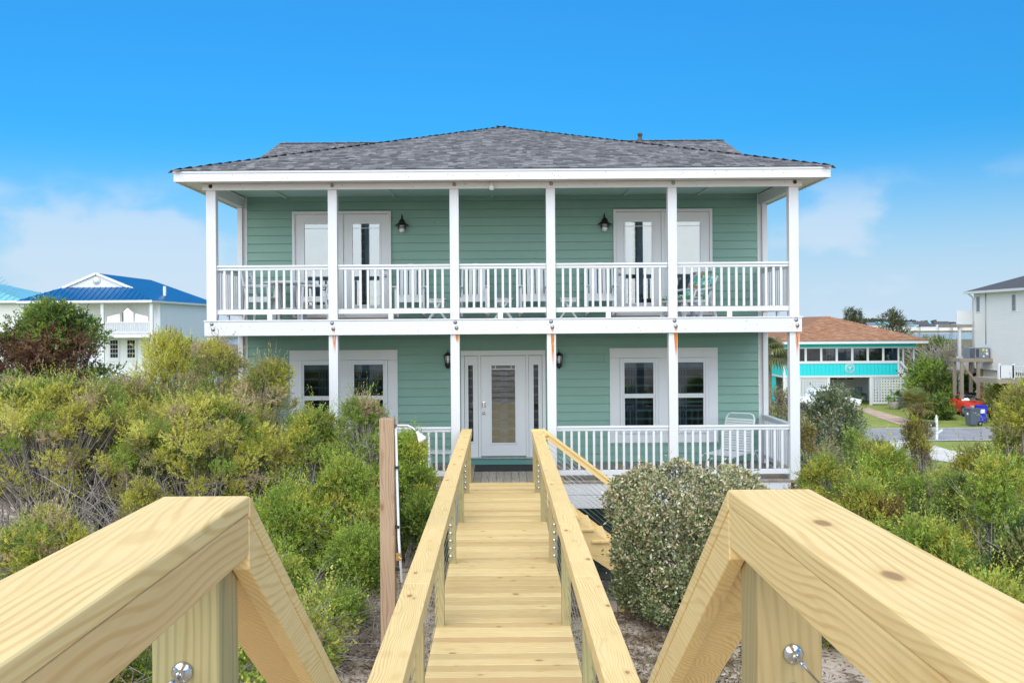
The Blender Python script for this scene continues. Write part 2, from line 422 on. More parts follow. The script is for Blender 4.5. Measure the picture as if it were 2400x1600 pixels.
xs = np.concatenate([-np.geomspace(4000, 16, 22), np.arange(-15, 16, 0.5), np.geomspace(16, 4000, 22)])
ys = np.concatenate([[-400, -120, -50, -20, -10], np.arange(-4, 48, 0.5), np.geomspace(49, 320, 26), np.linspace(324, 348, 7), np.linspace(380, 540, 4), np.linspace(556, 590, 7), [640, 800, 1200, 2500, 6000]])
XX, YY = np.meshgrid(xs, ys); ZZ = ground_h(XX, YY); nx, ny = len(xs), len(ys)
gm = bpy.data.meshes.new('ground')
gm.from_pydata(np.stack([XX, YY, ZZ], -1).reshape(-1, 3).tolist(), [], [(j * nx + i, j * nx + i + 1, (j + 1) * nx + i + 1, (j + 1) * nx + i) for j in range(ny - 1) for i in range(nx - 1)])
gm.polygons.foreach_set('use_smooth', [True] * len(gm.polygons))
struct(put('ground', gm, 'ground_cover'))
struct(MB().add([(-3000, 326, -0.45), (3000, 326, -0.45), (3000, 586, -0.45), (-3000, 586, -0.45)], [(0, 1, 2, 3)]).build('water', 'water'))

def strip(name, pts, mat, dz):
    """sheet laid on the ground through left/right point pairs, in 12 mm slabs"""
    vs = []; fs = []
    for (a, c) in pts:
        for k in range(5):
            x = a[0] + (c[0] - a[0]) * k / 4; y = a[1] + (c[1] - a[1]) * k / 4; vs.append((x, y, gz(x, y) + dz))
    for i in range(len(pts) - 1):
        fs += [(i * 5 + k, i * 5 + k + 1, (i + 1) * 5 + k + 1, (i + 1) * 5 + k) for k in range(4)]
    return struct(MB().add(vs, fs, True).build(name, mat))
RD0, RD1 = 48.6, 55.2
strip('road', [((x, RD0), (x, RD1)) for x in range(-140, 141, 10)], 'asphalt', 0.03)
for yy in (RD0 + 0.28, RD1 - 0.4):
    strip('road_marking', [((x, yy), (x, yy + 0.12)) for x in range(-140, 141, 10)], 'road_line', 0.036)
# concrete drive of the green house, from the street towards the house
dl = [G(2075, 1033, 0.05), G(2090, 1058, 0.05), G(2140, 1075, 0.05), G(2230, 1090, 0.05), G(2400, 1115, 0.05)]
dr = [G(2170, 1033, 0.05), G(2185, 1045, 0.05), G(2230, 1060, 0.05), G(2300, 1070, 0.05), G(2440, 1085, 0.05)]
strip('driveway', list(zip([(p.x, p.y) for p in dl], [(p.x, p.y) for p in dr])), 'concrete', 0.025)
dl = [G(2120, 999), G(2075, 985), G(2030, 968), G(2005, 957)]; dr = [G(2190, 999), G(2140, 985), G(2075, 968), G(2040, 957)]
strip('dirt_drive', list(zip([(p.x, p.y) for p in dl], [(p.x, p.y) for p in dr])), 'dirt_track', 0.02)
# ---------------------------------------------------------------- the green beach house
HC = 0.04; YF, YW = 17.0, 19.15            # middle line, porch front, front wall
Z1, Z2 = 3.453, 6.412                      # porch floors
PX = [HC + d for d in (-5.28, -3.08, -0.874, 0.874, 3.08, 5.28)]
house = thing('beach_house', 'sage green two storey beach house with white double porches and grey shingle roof', 'house', (HC, 22, gz(HC, 22)), world=True)

# walls: structural core, then every lap board on its own
MB().box(HC - 5.29, HC + 5.29, YW + 0.004, 29.8, 3.20, 8.95).build('wall', 'green_siding', house)
MB().box(HC - 5.25, HC + 5.25, 21.5, 29.7, 0.6, 3.19).build('wall', 'green_siding', house)
def plank(w):
    return MB().prism([(0.003, 0.012), (-0.024, 0.012), (-0.006, 0.1695), (0.003, 0.1695)], 0, w, 'x').mesh('plank')
rs = random.Random(3)
for z0, z1 in ((Z1 + 0.02, 6.10), (Z2 + 0.02, 8.95)):
    z = z0
    while z < z1:
        cut = rs.uniform(2.5, 8.2)
        for a, c in ((0, cut), (cut + 0.003, 10.40)):
            put('siding_board', plank(c - a), 'green_siding', house, (HC - 5.20 + a, YW, z))
        z += 0.170
for sx in (-1, 1):
    for z0, z1 in ((3.2, 6.12), (Z2, 8.95)):
        xa = HC + sx * 5.20; xb = HC + sx * 5.302
        MB().box(min(xa, xb), max(xa, xb), YW - 0.024, YW + 0.09, z0, z1).build('corner_board', 'white_paint', house, 0.003)
    for z in np.arange(Z1, 8.9, 0.17):
        x0 = HC + sx * 5.29
        MB().prism([(x0, z), (x0 + sx * 0.014, z), (x0 + sx * 0.003, z + 0.18), (x0, z + 0.18)], YW + 0.10, 29.7, 'y').build('siding_board', 'green_siding', house)

# porch floors, one board at a time
bd = MB().box(0, 0.137, 0, YW - YF + 0.06, -0.035, 0).mesh('deck_board', 0.004, 1)
x = HC - 5.36
k = 0
while x < HC + 5.30:
    put('deck_board', bd, 'grey_deck', house, (x, YF - 0.02, Z1)); x += 0.141
bd2 = MB().box(0, 0.137, 0, YW - YF + 0.04, -0.03, 0).mesh('deck_board')
x = HC - 5.36
while x < HC + 5.30:
    put('deck_board', bd2, 'grey_deck', house, (x, YF, Z2)); x += 0.141
# posts: ground to lower beam, deck to roof beam
for i, x in enumerate(PX):
    wd = 0.088 if i in (0, 5) else 0.082
    MB().box(x - wd, x + wd, YF + 0.004, YF + 0.164, 0.9, 6.13).build('post', 'white_paint', house, 0.008)
    MB().box(x - wd, x + wd, YF, YF + 0.16, 6.385, 8.86).build('post', 'white_paint', house, 0.008)
for sx in (-1, 1):   # half posts on the wall
    x = HC + sx * 5.33
    MB().box(x - 0.05, x + 0.05, YW - 0.10, YW - 0.03, Z1, 8.80).build('wall_post', 'white_paint', house, 0.004)
# rim boards of the upper deck and lower skirt
MB().box(HC - 5.40, HC + 5.40, YF - 0.042, YF - 0.004, 6.126, 6.383).build('rim_board', 'white_paint', house, 0.005)
MB().box(HC - 5.41, HC + 5.41, YF - 0.055, YF - 0.003, 6.386, 6.410).build('deck_edge', 'white_paint', house, 0.004)
for sx in (-1, 1):
    x = HC + sx * 5.38
    MB().box(x - 0.019, x + 0.019, YF - 0.003, YW, 6.126, 6.383).build('rim_board', 'white_paint', house, 0.005)
MB().box(HC - 5.36, HC + 5.36, YF + 0.17, YW, 6.14, 6.378).build('porch_ceiling', 'ceiling_teal', house)
for z0, z1 in ((3.20, 3.415), (2.96, 3.194)):
    MB().box(HC - 5.19, HC + 5.19, YF - 0.0, YF + 0.038, z0, z1).build('skirt_board', 'white_paint', house, 0.004)
for xx in np.arange(HC - 4.6, HC + 5, 2.3):
    MB().box(xx - .07, xx + .07, YF + 0.5, YF + 0.64, 0.9, 3.41).build('pile', 'grey_timber', house)
# roof beam, side beams, soffit and porch ceiling
MB().box(HC - 5.42, HC + 5.42, YF - 0.04, YF - 0.002, 8.755, 8.872).build('roof_beam', 'white_paint', house, 0.005)
for sx in (-1, 1):
    x = HC + sx * 5.31
    MB().box(x - 0.07, x + 0.07, YF + 0.165, YW - 0.03, 8.70, 8.92).build('side_beam', 'white_paint', house, 0.006)
MB().box(HC - 5.23, HC + 5.23, YF + 0.17, YW, 8.925, 8.948).build('porch_ceiling', 'ceiling_teal', house)
for xx in (-4.4, -2.2, -0.2, 0.9, 2.5, 4.0):
    MB().box(HC + xx - 0.03, HC + xx + 0.03, YF + 0.2, YW - 0.02, 8.895, 8.922).build('ceiling_batten', 'ceiling_teal', house)
EX, EY = 5.80, 16.57
ez0, ez1 = 8.855, 9.03
MB().box(HC - EX + 0.02, HC + EX - 0.02, EY + 0.03, YF + 0.20, 8.876, 8.90).build('soffit', 'soffit_paint', house)
for sx in (-1, 1):
    xa, xb = HC + sx * (EX - 0.02), HC + sx * 5.22
    MB().box(min(xa, xb), max(xa, xb), YF + 0.202, 24.0, 8.877, 8.901).build('soffit', 'soffit_paint', house)
    x = HC + sx * (EX - 0.018)
    MB().box(x - 0.018, x + 0.018, EY + 0.036, 24.0, ez0, ez1).build('fascia', 'white_paint', house, 0.003)
MB().box(HC - EX, HC + EX, EY, EY + 0.036, ez0, ez1 - 0.03).build('fascia', 'white_paint', house, 0.003)
MB().box(HC - EX - 0.01, HC + EX + 0.01, EY - 0.014, EY + 0.036, ez1 - 0.028, ez1 + 0.012).build('drip_trim', 'white_paint', house, 0.003)
# bolts with washers and the rust that runs from them
bolt = MB().lathe([(0.001, -0.02), (0.017, -0.02), (0.017, -0.008), (0.036, -0.007), (0.036, 0.0)], 10, axis='y').mesh('bolt')
def bolts(x, y, zs, mat, rust):
    for z in zs: put('bolt', bolt, mat, house, (x, y, z))
    if rust:
        zt = min(zs)
        MB().prism([(x - 0.03, zt), (x + 0.03, zt), (x + 0.018, zt - rust), (x - 0.006, zt - rust)], y + 0.003, y - 0.0022, 'y').build('rust_streak', 'rust_stain', house)
rr = (0.05, 0.12, 0.09, 0.14, 0.14, 0.12)
for i, x in enumerate(PX):
    bolts(x + 0.01, YF - 0.040, (8.83,), 'rust' if i in (0, 5) else 'galvanised', 0.055 if i == 0 else 0)
    xo = x + rs.uniform(-0.02, 0.03)
    put('bolt', bolt, 'galvanised', house, (xo - 0.01, YF - 0.042, 6.345)); bolts(xo + 0.012, YF - 0.0425, (6.245,), 'galvanised', rr[i] * 0.83)
    if i: # streak carries on down the lower post
        h = (0, 0.35, 0.18, 0.70, 0.55, 0.50)[i]
        MB().prism([(xo - 0.015, 6.12), (xo + 0.05, 6.12), (xo + 0.04, 6.12 - h), (xo + 0.012, 6.12 - h)], YF + 0.0005, YF + 0.0035, 'y').build('rust_streak', 'rust_stain', house)
spot = MB().lathe([(0.001, -0.002), (0.006, -0.002), (0.007, 0.0)], 6, axis='y').mesh('nail_head')
for k in range(70):
    q = rs.random(); xx = HC + rs.uniform(-5.2, 5.2)
    if q < 0.4: put('nail_head', spot, 'rust', house, (xx, EY - 0.001, rs.uniform(8.89, 8.98)))
    elif q < 0.8: put('nail_head', spot, 'rust', house, (xx, YF - 0.043, rs.uniform(6.16, 6.36)))
    else: put('nail_head', spot, 'rust', house, (xx, YF - 0.041, rs.uniform(8.78, 8.85)))
put('base_bracket', MB().box(-0.085, 0.085, -0.012, 0.0, -0.07, 0.07).mesh('base_bracket', 0.004), 'rust', house, (PX[5], YF + 0.003, 3.33))
put('bolt', bolt, 'galvanised', house, (PX[5], YF - 0.010, 3.34))

# railings with every baluster
bal = MB().box(-0.021, 0.021, -0.02, 0.02, 0, 0.70).mesh('baluster', 0.003, 1)
def railing(x0, y0, x1, y1, z):
    m = MB(); a = Vector((x0, y0, 0)); c = Vector((x1, y1, 0)); L = (c - a).length; d = (c - a) / L
    for h, t, wd in ((0.972, 0.036, 0.088), (0.926, 0.052, 0.045), (0.143, 0.09, 0.045)):
        m.bar(a + Vector((0, 0, z + h)), c + Vector((0, 0, z + h)), wd, t)
    r = m.build('railing', 'white_vinyl', house, 0.004, seg=1)
    n = max(2, round(L / 0.136)); ang = math.atan2(d.y, d.x)
    for k in range(n - 1):
        p = a + d * (L * (k + 1) / n)
        put('baluster', bal, 'white_vinyl', r, (p.x, p.y, z + 0.195), (0, 0, ang))
    mid = a + d * (L * 0.47)
    put('support_block', MB().box(-0.045, 0.045, -0.02, 0.02, 0, 0.10).mesh('support_block'), 'white_vinyl', r, (mid.x, mid.y, z), (0, 0, ang))
yr = YF + 0.08
for i in range(5):
    railing(PX[i] + 0.085, yr, PX[i + 1] - 0.085, yr, Z2)
    if i != 2: railing(PX[i] + 0.085, yr, PX[i + 1] - 0.085, yr, Z1)
for sx in (0, 5):
    for z in (Z1, Z2): railing(PX[sx], YF + 0.17, PX[sx], YW - 0.10, z)

# double glazed doors upstairs
def frame(m, x0, x1, z0, z1, t, y0, y1):
    m.box(x0, x0 + t, y0, y1, z0, z1).box(x1 - t, x1, y0, y1, z0, z1)
    m.box(x0 + t, x1 - t, y0, y1, z1 - t, z1).box(x0 + t, x1 - t, y0, y1, z0, z0 + t); return m
def glazed(parent, name, x0, x1, z0, z1, gx0, gx1, gz0, gz1, mat, y=YW - 0.045):
    """door slab with one long pane: slab face, raised lite frame, pane"""
    m = MB().box(x0, gx0, y, y + 0.03, z0, z1).box(gx1, x1, y, y + 0.03, z0, z1).box(gx0, gx1, y, y + 0.03, z0, gz0).box(gx0, gx1, y, y + 0.03, gz1, z1)
    d = m.build(name, 'white_paint', parent)
    frame(MB(), gx0 - 0.03, gx1 + 0.03, gz0 - 0.03, gz1 + 0.03, 0.036, y - 0.014, y - 0.001).build('lite_frame', 'white_vinyl', d, 0.004, seg=1)
    MB().box(gx0, gx1, y + 0.010, y + 0.014, gz0, gz1).build('pane', mat, d)
    return d
def rail_line(parent, x0, x1, z, y, t=0.012):
    MB().box(x0, x1, y - 0.004, y, z, z + t).build('muntin', 'white_vinyl', parent)
knob = MB().lathe([(0.001, -0.06), (0.022, -0.055), (0.027, -0.04), (0.012, -0.02), (0.03, -0.012), (0.03, 0)], 12, axis='y').mesh('knob')
for sgn in (-1, 1):
    cx = HC + sgn * 3.265; x0, x1 = cx - 1.005, cx + 1.005; zt = 8.62
    m = MB(); frame(m, x0, x1, Z2 + 0.02, zt, 0.055, YW - 0.085, YW - 0.012).box(cx - 0.03, cx + 0.03, YW - 0.08, YW - 0.012, Z2 + 0.08, zt - 0.06)
    fr = m.build('door_frame', 'white_paint', house, 0.004, seg=1)
    MB().box(x0 + 0.05, x1 - 0.05, YW - 0.0205, YW - 0.0125, Z2 + 0.06, zt - 0.05).build('door_room_shade', 'room_dark', fr)  # near-black sheet before the wall, painted as the unlit room inside
    MB().box(x0 - 0.01, x1 + 0.01, YW - 0.14, YW - 0.086, Z2 + 0.01, Z2 + 0.05).build('threshold', 'grey_timber', fr)
    for s2 in (-1, 1):
        a = cx + (0.032 if s2 > 0 else -0.948); c = a + 0.916; gm_ = (a + c) / 2
        d = glazed(house, 'door', a, c, Z2 + 0.08, zt - 0.06, gm_ - 0.277, gm_ + 0.277, Z2 + 0.30, 8.37, 'door_glass')
        d['label'] = 'white glazed porch door with one tall pane'
        dark = (0.02, 0.17) if sgn * s2 < 0 else (0.0, 0.0)
        yc = YW - 0.0215
        for (p, q) in ((0.0, 0.28), (0.46, 1.0)) if sgn * s2 < 0 else ((0.0, 1.0),):
            MB().box(gm_ - 0.277 + 0.554 * p, gm_ - 0.277 + 0.554 * q, yc - 0.004, yc, 6.9, 8.36).build('curtain', 'curtain', d)  # curtains spread and paled so their colour stands in for reflected sky
        rail_line(d, gm_ - 0.277, gm_ + 0.277, 8.27, YW - 0.037)
    inner = cx - sgn * 0.06 if False else (cx + 0.948 - 0.07 if sgn < 0 else cx - 0.948 + 0.07)
    for dz in (0.0, 0.14):
        put('knob', knob, 'steel', house, (inner, YW - 0.046, 7.30 + dz))

# lower windows
for sgn in (-1, 1):
    cx = HC + 0.01 + sgn * 3.26; x0, x1 = cx - 1.10, cx + 1.10; z0, z1 = 3.87, 5.80
    tr = MB()
    tr.box(x0, x1, YW - 0.042, YW - 0.012, z1 - 0.205, z1).box(x0, x1, YW - 0.040, YW - 0.012, z0, z0 + 0.19)
    for a, c in ((x0, x0 + 0.205), (cx - 0.125, cx + 0.125), (x1 - 0.205, x1)):
        tr.box(a, c, YW - 0.0405, YW - 0.012, z0 + 0.192, z1 - 0.207)
    tr.build('window_trim', 'white_paint', house, 0.004, seg=1)
    for a, c in ((x0 + 0.206, cx - 0.126), (cx + 0.126, x1 - 0.206)):
        wz0, wz1 = z0 + 0.193, z1 - 0.208; mid = 4.83
        m = MB(); frame(m, a, c, wz0, wz1, 0.05, YW - 0.072, YW - 0.013)
        wn_ = m.build('window', 'white_vinyl', house, 0.004, seg=1)
        frame(MB(), a + 0.05, c - 0.05, mid, wz1 - 0.05, 0.04, YW - 0.058, YW - 0.036).build('sash', 'white_vinyl', wn_, 0.003, seg=1)
        frame(MB(), a + 0.05, c - 0.05, wz0 + 0.05, mid - 0.002, 0.045, YW - 0.052, YW - 0.03).build('sash', 'white_vinyl', wn_, 0.003, seg=1)
        MB().box(a + 0.08, c - 0.08, YW - 0.046, YW - 0.043, mid + 0.03, wz1 - 0.08).build('pane', 'window_glass', wn_)
        MB().box(a + 0.08, c - 0.08, YW - 0.040, YW - 0.037, wz0 + 0.08, mid - 0.04).build('pane', 'window_glass', wn_)
        MB().box(a + 0.05, c - 0.05, YW - 0.019, YW - 0.013, wz0 + 0.05, wz1 - 0.05).build('window_room_shade', 'room_dark', wn_)  # dark sheet added as the room's shade; the wall has no opening
        MB().box(a + 0.06, c - 0.06, YW - 0.030, YW - 0.026, wz1 - 0.19, wz1 - 0.06).build('blind', 'curtain', wn_)
        g0 = a + 0.07 + 0.45 * (c - a) * (0.2 if sgn > 0 else 0.9)
        for k in range(4):
            MB().box(g0 + k * 0.055, g0 + k * 0.055 + 0.035, YW - 0.025 + 0.002 * (k % 2), YW - 0.021 + 0.002 * (k % 2), wz0 + 0.06, wz1 - 0.19).build('curtain', 'curtain_grey', wn_)

# front door with sidelights
x0, x1 = HC - 0.86, HC + 0.86; dz0, dz1 = 3.63, 5.66
m = MB().box(x0, x1, YW - 0.075, YW - 0.012, dz1 + 0.012, 5.77).box(x0, x0 + 0.065, YW - 0.074, YW - 0.012, 3.60, dz1 + 0.01).box(x1 - 0.065, x1, YW - 0.074, YW - 0.012, 3.60, dz1 + 0.01)
for xx in (HC - 0.485, HC + 0.485): m.box(xx - 0.026, xx + 0.026, YW - 0.073, YW - 0.012, 3.60, dz1 + 0.01)
m.build('door_frame', 'white_paint', house, 0.004, seg=1)
fd = glazed(house, 'front_door', HC - 0.457, HC + 0.457, dz0, dz1, HC - 0.245, HC + 0.245, 3.89, 5.47, 'door_glass')
MB().box(HC - 0.45, HC + 0.45, YW - 0.019, YW - 0.0125, dz0, dz1).build('door_room_shade', 'room_dark', fd)
MB().box(HC - 0.07, HC + 0.085, YW - 0.024, YW - 0.020, 3.85, 5.4).build('curtain', 'curtain_grey', fd)
rail_line(fd, HC - 0.245, HC + 0.245, 5.385, YW - 0.036)
for xx in (-0.16, 0.16): MB().box(HC + xx - 0.006, HC + xx + 0.006, YW - 0.040, YW - 0.036, 5.398, 5.47).build('muntin', 'white_vinyl', fd)
put('knob', knob, 'steel', fd, (HC - 0.40, YW - 0.046, 4.50))
put('lock_plate', MB().box(-0.035, 0.035, -0.012, 0, -0.07, 0.07).mesh('lock_plate', 0.02), 'steel', fd, (HC - 0.40, YW - 0.046, 4.67))
for sgn in (-1, 1):
    cx = HC + sgn * 0.652
    s_ = glazed(house, 'sidelight', cx - 0.135, cx + 0.135, 3.60, dz1, cx - 0.054 + sgn * 0.012, cx + 0.054 + sgn * 0.012, 3.92, 5.48, 'window_glass')
    MB().box(cx - 0.13, cx + 0.13, YW - 0.019, YW - 0.0125, dz0, dz1).build('door_room_shade', 'room_dark', s_)
MB().box(HC - 0.88, HC + 0.88, YW - 0.13, YW - 0.02, 3.58, 3.605).build('door_sill', 'galvanised', house)
MB().box(HC - 0.92, HC + 0.92, YW - 0.10, YW - 0.018, 3.456, 3.578).build('threshold', 'threshold_green', house, 0.005)

# roof: boards below, courses of shingles above
peak = Vector((HC, 22.37, 10.987)); RY, RZ = 24.45, 11.05
cl, crn = Vector((HC - EX - 0.03, EY - 0.03, 9.045)), Vector((HC + EX + 0.03, EY - 0.03, 9.045))
roof = MB()
back = Vector((HC, RY + 0.2, 10.987))
roof.add([cl, crn, peak, back, Vector((cl.x, 24.5, 9.045)), Vector((crn.x, 24.5, 9.045))], [(0, 1, 2), (1, 5, 3, 2), (0, 2, 3, 4)])
sl = 0.36
roof.add([(HC - 5.75, RY, RZ), (HC + 5.75, RY, RZ), (HC + 5.75, 18.9, RZ - 5.55 * sl), (HC - 5.75, 18.9, RZ - 5.55 * sl), (HC - 5.75, 30.2, RZ - 5.75 * sl), (HC + 5.75, 30.2, RZ - 5.75 * sl)], [(0, 3, 2, 1), (1, 5, 4, 0)])
ro = roof.build('roof', 'shingle_dark', house)
for sx in (-1, 1):
    x = HC + sx * 5.72
    MB().prism([(18.9, RZ - 5.55 * sl - 0.14), (RY, RZ - 0.14), (30.2, RZ - 5.75 * sl - 0.14), (30.2, RZ - 5.75 * sl - 0.01), (RY, RZ - 0.012), (18.9, RZ - 5.55 * sl - 0.012)], x - 0.02, x + 0.02, 'x').build('rake_board', 'white_paint', house)
    MB().prism([(YW, 8.9), (29.8, 8.9), (RY, RZ - 0.1)], HC + sx * 5.2, HC + sx * 5.28, 'x').build('gable_wall', 'green_siding', house)

def tab_quads(a, b_, up, n, t):
    """one tab from a to b_ along the course, up the slope: front edge and top face"""
    p = [a + n * t, b_ + n * t, b_ + up + n * 0.001, a + up + n * 0.001, a, b_]
    return [p[4], p[5], p[1], p[0]], [p[0], p[1], p[2], p[3]]
unit = MB().add([(0, 0, 0), (1, 0, 0), (1, 0, 0.010), (0, 0, 0.010), (0, 0.17, 0.001), (1, 0.17, 0.001)], [(0, 1, 2, 3), (3, 2, 5, 4), (0, 3, 4), (1, 5, 2)]).mesh('shingle')
V = []; T = []; pieces = 0
def courses(left, right, hgt, slope_up, n, pieces_rows, expo=0.145):
    """left(h), right(h): end points of the course at distance h up the slope"""
    global pieces
    h = 0.0; row = 0
    while h < hgt - 0.02:
        A, B = left(h), right(h); L = (B - A).length
        if L < 0.1: break
        d = (B - A) / L; s = -rs.random() * 0.15
        while s < L:
            w_ = rs.choice((0.08, 0.11, 0.14, 0.18)); e = min(L, s + w_ - 0.004); s0 = max(0, s)
            if e - s0 > 0.03:
                t = rs.choice((0.006, 0.011, 0.016))
                if row < pieces_rows and pieces < 300:
                    M = Matrix((d, slope_up, n)).transposed().to_4x4()
                    o = put('shingle', unit, 'shingle_grey_piece', ro, None)
                    o.matrix_basis = Matrix.Translation(A + d * s0 + n * 0.003) @ M @ Matrix.Diagonal((e - s0, 1, t / 0.010, 1)); pieces += 1
                else:
                    for q in tab_quads(A + d * s0 + n * 0.003, A + d * e + n * 0.003, slope_up * 0.17, n, t):
                        V.extend(q); T.append(0)
                    r_ = rs.random(); T[-1] = T[-2] = r_
            s += w_
        h += expo; row += 1
def tri_face(A, B, C, rows):
    n = (B - A).cross(C - A).normalized(); n = n if n.z > 0 else -n
    d = (B - A).normalized(); up = n.cross(d).normalized(); up = up if up.z > 0 else -up
    hgt = (C - A).dot(up)
    courses(lambda h: A + (C - A) * (h / hgt), lambda h: B + (C - B) * (h / hgt), hgt, up, n, rows)
tri_face(cl, crn, peak, 9)
for sx in (-1, 1):   # hip sides seen at a glancing angle
    A = cl if sx < 0 else crn; n = Vector((sx * 1.94, 0, 5.83)).normalized(); up = Vector((-sx * 5.83, 0, 1.942)).normalized(); hgt = (peak - A).dot(up)
    courses(lambda h: A + (peak - A) * (h / hgt), lambda h: Vector((A.x, 24.3, A.z)) + up * h, hgt, up, n, 0)
A = Vector((HC - 5.76, 18.9, RZ - 5.55 * sl)); up = Vector((0, 1, sl)).normalized(); n = Vector((0, -sl, 1)).normalized(); hl = 5.55 * math.sqrt(1 + sl * sl)
courses(lambda h: A + up * h, lambda h: A + up * h + Vector((11.52, 0, 0)), hl, up, n, 0)
for E in (peak - cl, peak - crn):   # hip caps
    st = peak - E; L = E.length; d = E / L; nn = int(L / 0.16)
    side = d.cross(Vector((0, 0, 1))).normalized()
    for k in range(nn):
        p = st + d * (k * L / nn); q = p + d * 0.24; u1 = Vector((0, 0, 0.018)); u2 = Vector((0, 0, 0.015)); s1 = side * 0.14; dn = Vector((0, 0, -0.045))
        V.extend([p + u1, q + u2, q + u2 + s1 + dn, p + u1 + s1 + dn]); V.extend([p + u1, p + u1 - s1 + dn, q + u2 - s1 + dn, q + u2]); r_ = rs.random() * 0.6; T += [r_, r_]
for k in range(72):
    x = HC - 5.75 + k * 0.16; r_ = rs.random() * 0.6; T += [r_, r_]; h = rs.uniform(0.025, 0.036)
    V.extend([Vector((x, RY, RZ + h)), Vector((x + 0.2, RY, RZ + 0.012)), Vector((x + 0.2, RY - 0.15, RZ - 0.03)), Vector((x, RY - 0.15, RZ - 0.02))])
    V.extend([Vector((x, RY, RZ + h)), Vector((x, RY + 0.15, RZ - 0.02)), Vector((x + 0.2, RY + 0.15, RZ - 0.03)), Vector((x + 0.2, RY, RZ + 0.012))])
me = np_mesh('shingles', np.array([tuple(p) for p in V]), 4)
at = me.attributes.new('tone', 'FLOAT', 'POINT'); at.data.foreach_set('value', np.repeat(np.array(T, dtype=np.float32), 4))
put('shingles', me, 'shingle_grey', ro, kind='stuff')
vp = P(1500, 326, 22.2)
vent = MB().lathe([(0.09, -0.25), (0.085, 0.02), (0.055, 0.03), (0.05, 0.13), (0.07, 0.135), (0.07, 0.19), (0.02, 0.20), (0.015, 0.23)], 12)
put('roof_vent', vent.mesh('roof_vent'), 'shingle_dark', ro, (vp.x, vp.y, vp.z - 0.03), None, (0.85, 0.85, 0.85))

# porch lamps
def nautical(u, v, label):
    p = P(u, v, YW - 0.13); t = thing('wall_lamp', label, 'lamp', (p.x, YW - 0.013, p.z), group='black lamps on the house wall')
    MB().box(-0.10, 0.10, -0.012, 0.0, -0.11, 0.16).build('mount', 'green_siding', t, 0.003)
    MB().tube([(0, -0.012, 0.10), (0, -0.05, 0.19), (0, -0.11, 0.21), (0, -0.125, 0.13)], 0.013, 8).build('arm', 'black_metal', t)
    MB().lathe([(0.012, 0.14), (0.035, 0.12), (0.062, 0.085), (0.072, 0.05), (0.085, 0.035), (0.145, 0.0), (0.145, -0.008), (0.06, 0.0)], 20, (0, -0.125, 0)).build('shade', 'black_metal', t)
    for z in (-0.03, -0.06): MB().lathe([(0.062, z), (0.092, z - 0.003), (0.092, z - 0.012), (0.062, z - 0.012)], 18, (0, -0.125, 0)).build('guard_ring', 'black_metal', t)
    MB().lathe([(0.055, 0.0), (0.057, -0.10), (0.045, -0.135), (0.02, -0.15), (0.001, -0.152)], 16, (0, -0.125, 0)).build('bulb_jar', 'lamp_glass', t)
nautical(942, 528, 'black nautical wall lamp between the upstairs left glazed doors and the rocking chairs')
nautical(1417, 525, 'black nautical wall lamp beside the upstairs right glazed doors')
def lantern(x, z, label):
    t = thing('wall_lantern', label, 'lantern', (x, YW - 0.013, z), group='black lanterns beside the front door')
    MB().box(-0.05, 0.05, -0.015, 0, -0.10, 0.10).build('mount', 'black_metal', t, 0.004)
    MB().tube([(0, -0.01, -0.06), (0, -0.06, -0.13), (0, -0.11, -0.11)], 0.012, 8).build('arm', 'black_metal', t)
    MB().lathe([(0.006, 0.21), (0.008, 0.15), (0.03, 0.14), (0.085, 0.085), (0.09, 0.078), (0.05, 0.075)], 6, (0, -0.11, 0)).build('cap', 'black_metal', t)
    MB().lathe([(0.070, 0.078), (0.048, -0.075)], 6, (0, -0.11, 0)).build('pane', 'lamp_glass', t)
    for k in range(6):
        a = 2 * math.pi * k / 6; c_, s_ = math.cos(a), math.sin(a)
        MB().tube([(0.076 * c_, -0.11 + 0.076 * s_, 0.08), (0.053 * c_, -0.11 + 0.053 * s_, -0.078)], 0.008, 5).build('bar', 'black_metal', t)
    MB().lathe([(0.055, -0.075), (0.068, -0.10), (0.05, -0.15), (0.012, -0.185), (0.001, -0.20)], 12, (0, -0.11, 0)).build('base', 'black_metal', t)
lantern(P(1310, 842, YW - 0.1).x, P(1310, 842, YW - 0.1).z, 'black lantern on the siding right of the front door')
lantern(P(1050, 842, YW - 0.1).x, P(1050, 842, YW - 0.1).z, 'black lantern half hidden by the porch post left of the front door')
mat_ = thing('door_mat', 'worn black rubber mat on the porch boards before the front door', 'mat', (HC + 0.02, 18.60, Z1 + 0.001))
MB().box(-0.60, 0.60, -0.40, 0.40, 0, 0.012).build('mat_base', 'rubber_mat', mat_, 0.004)
for k in range(24): MB().box(-0.58 + k * 0.049, -0.58 + k * 0.049 + 0.028, -0.37, 0.37, 0.0125, 0.017).build('rib', 'rubber_mat', mat_)
put('ceiling_bulb', MB().lathe([(0.001, -0.09), (0.04, -0.08), (0.055, -0.04), (0.045, 0.0), (0.02, 0.03), (0.02, 0.06)], 14).mesh('ceiling_bulb'), 'lamp_glass', house, (HC - 0.19, YF - 0.1, 8.80))
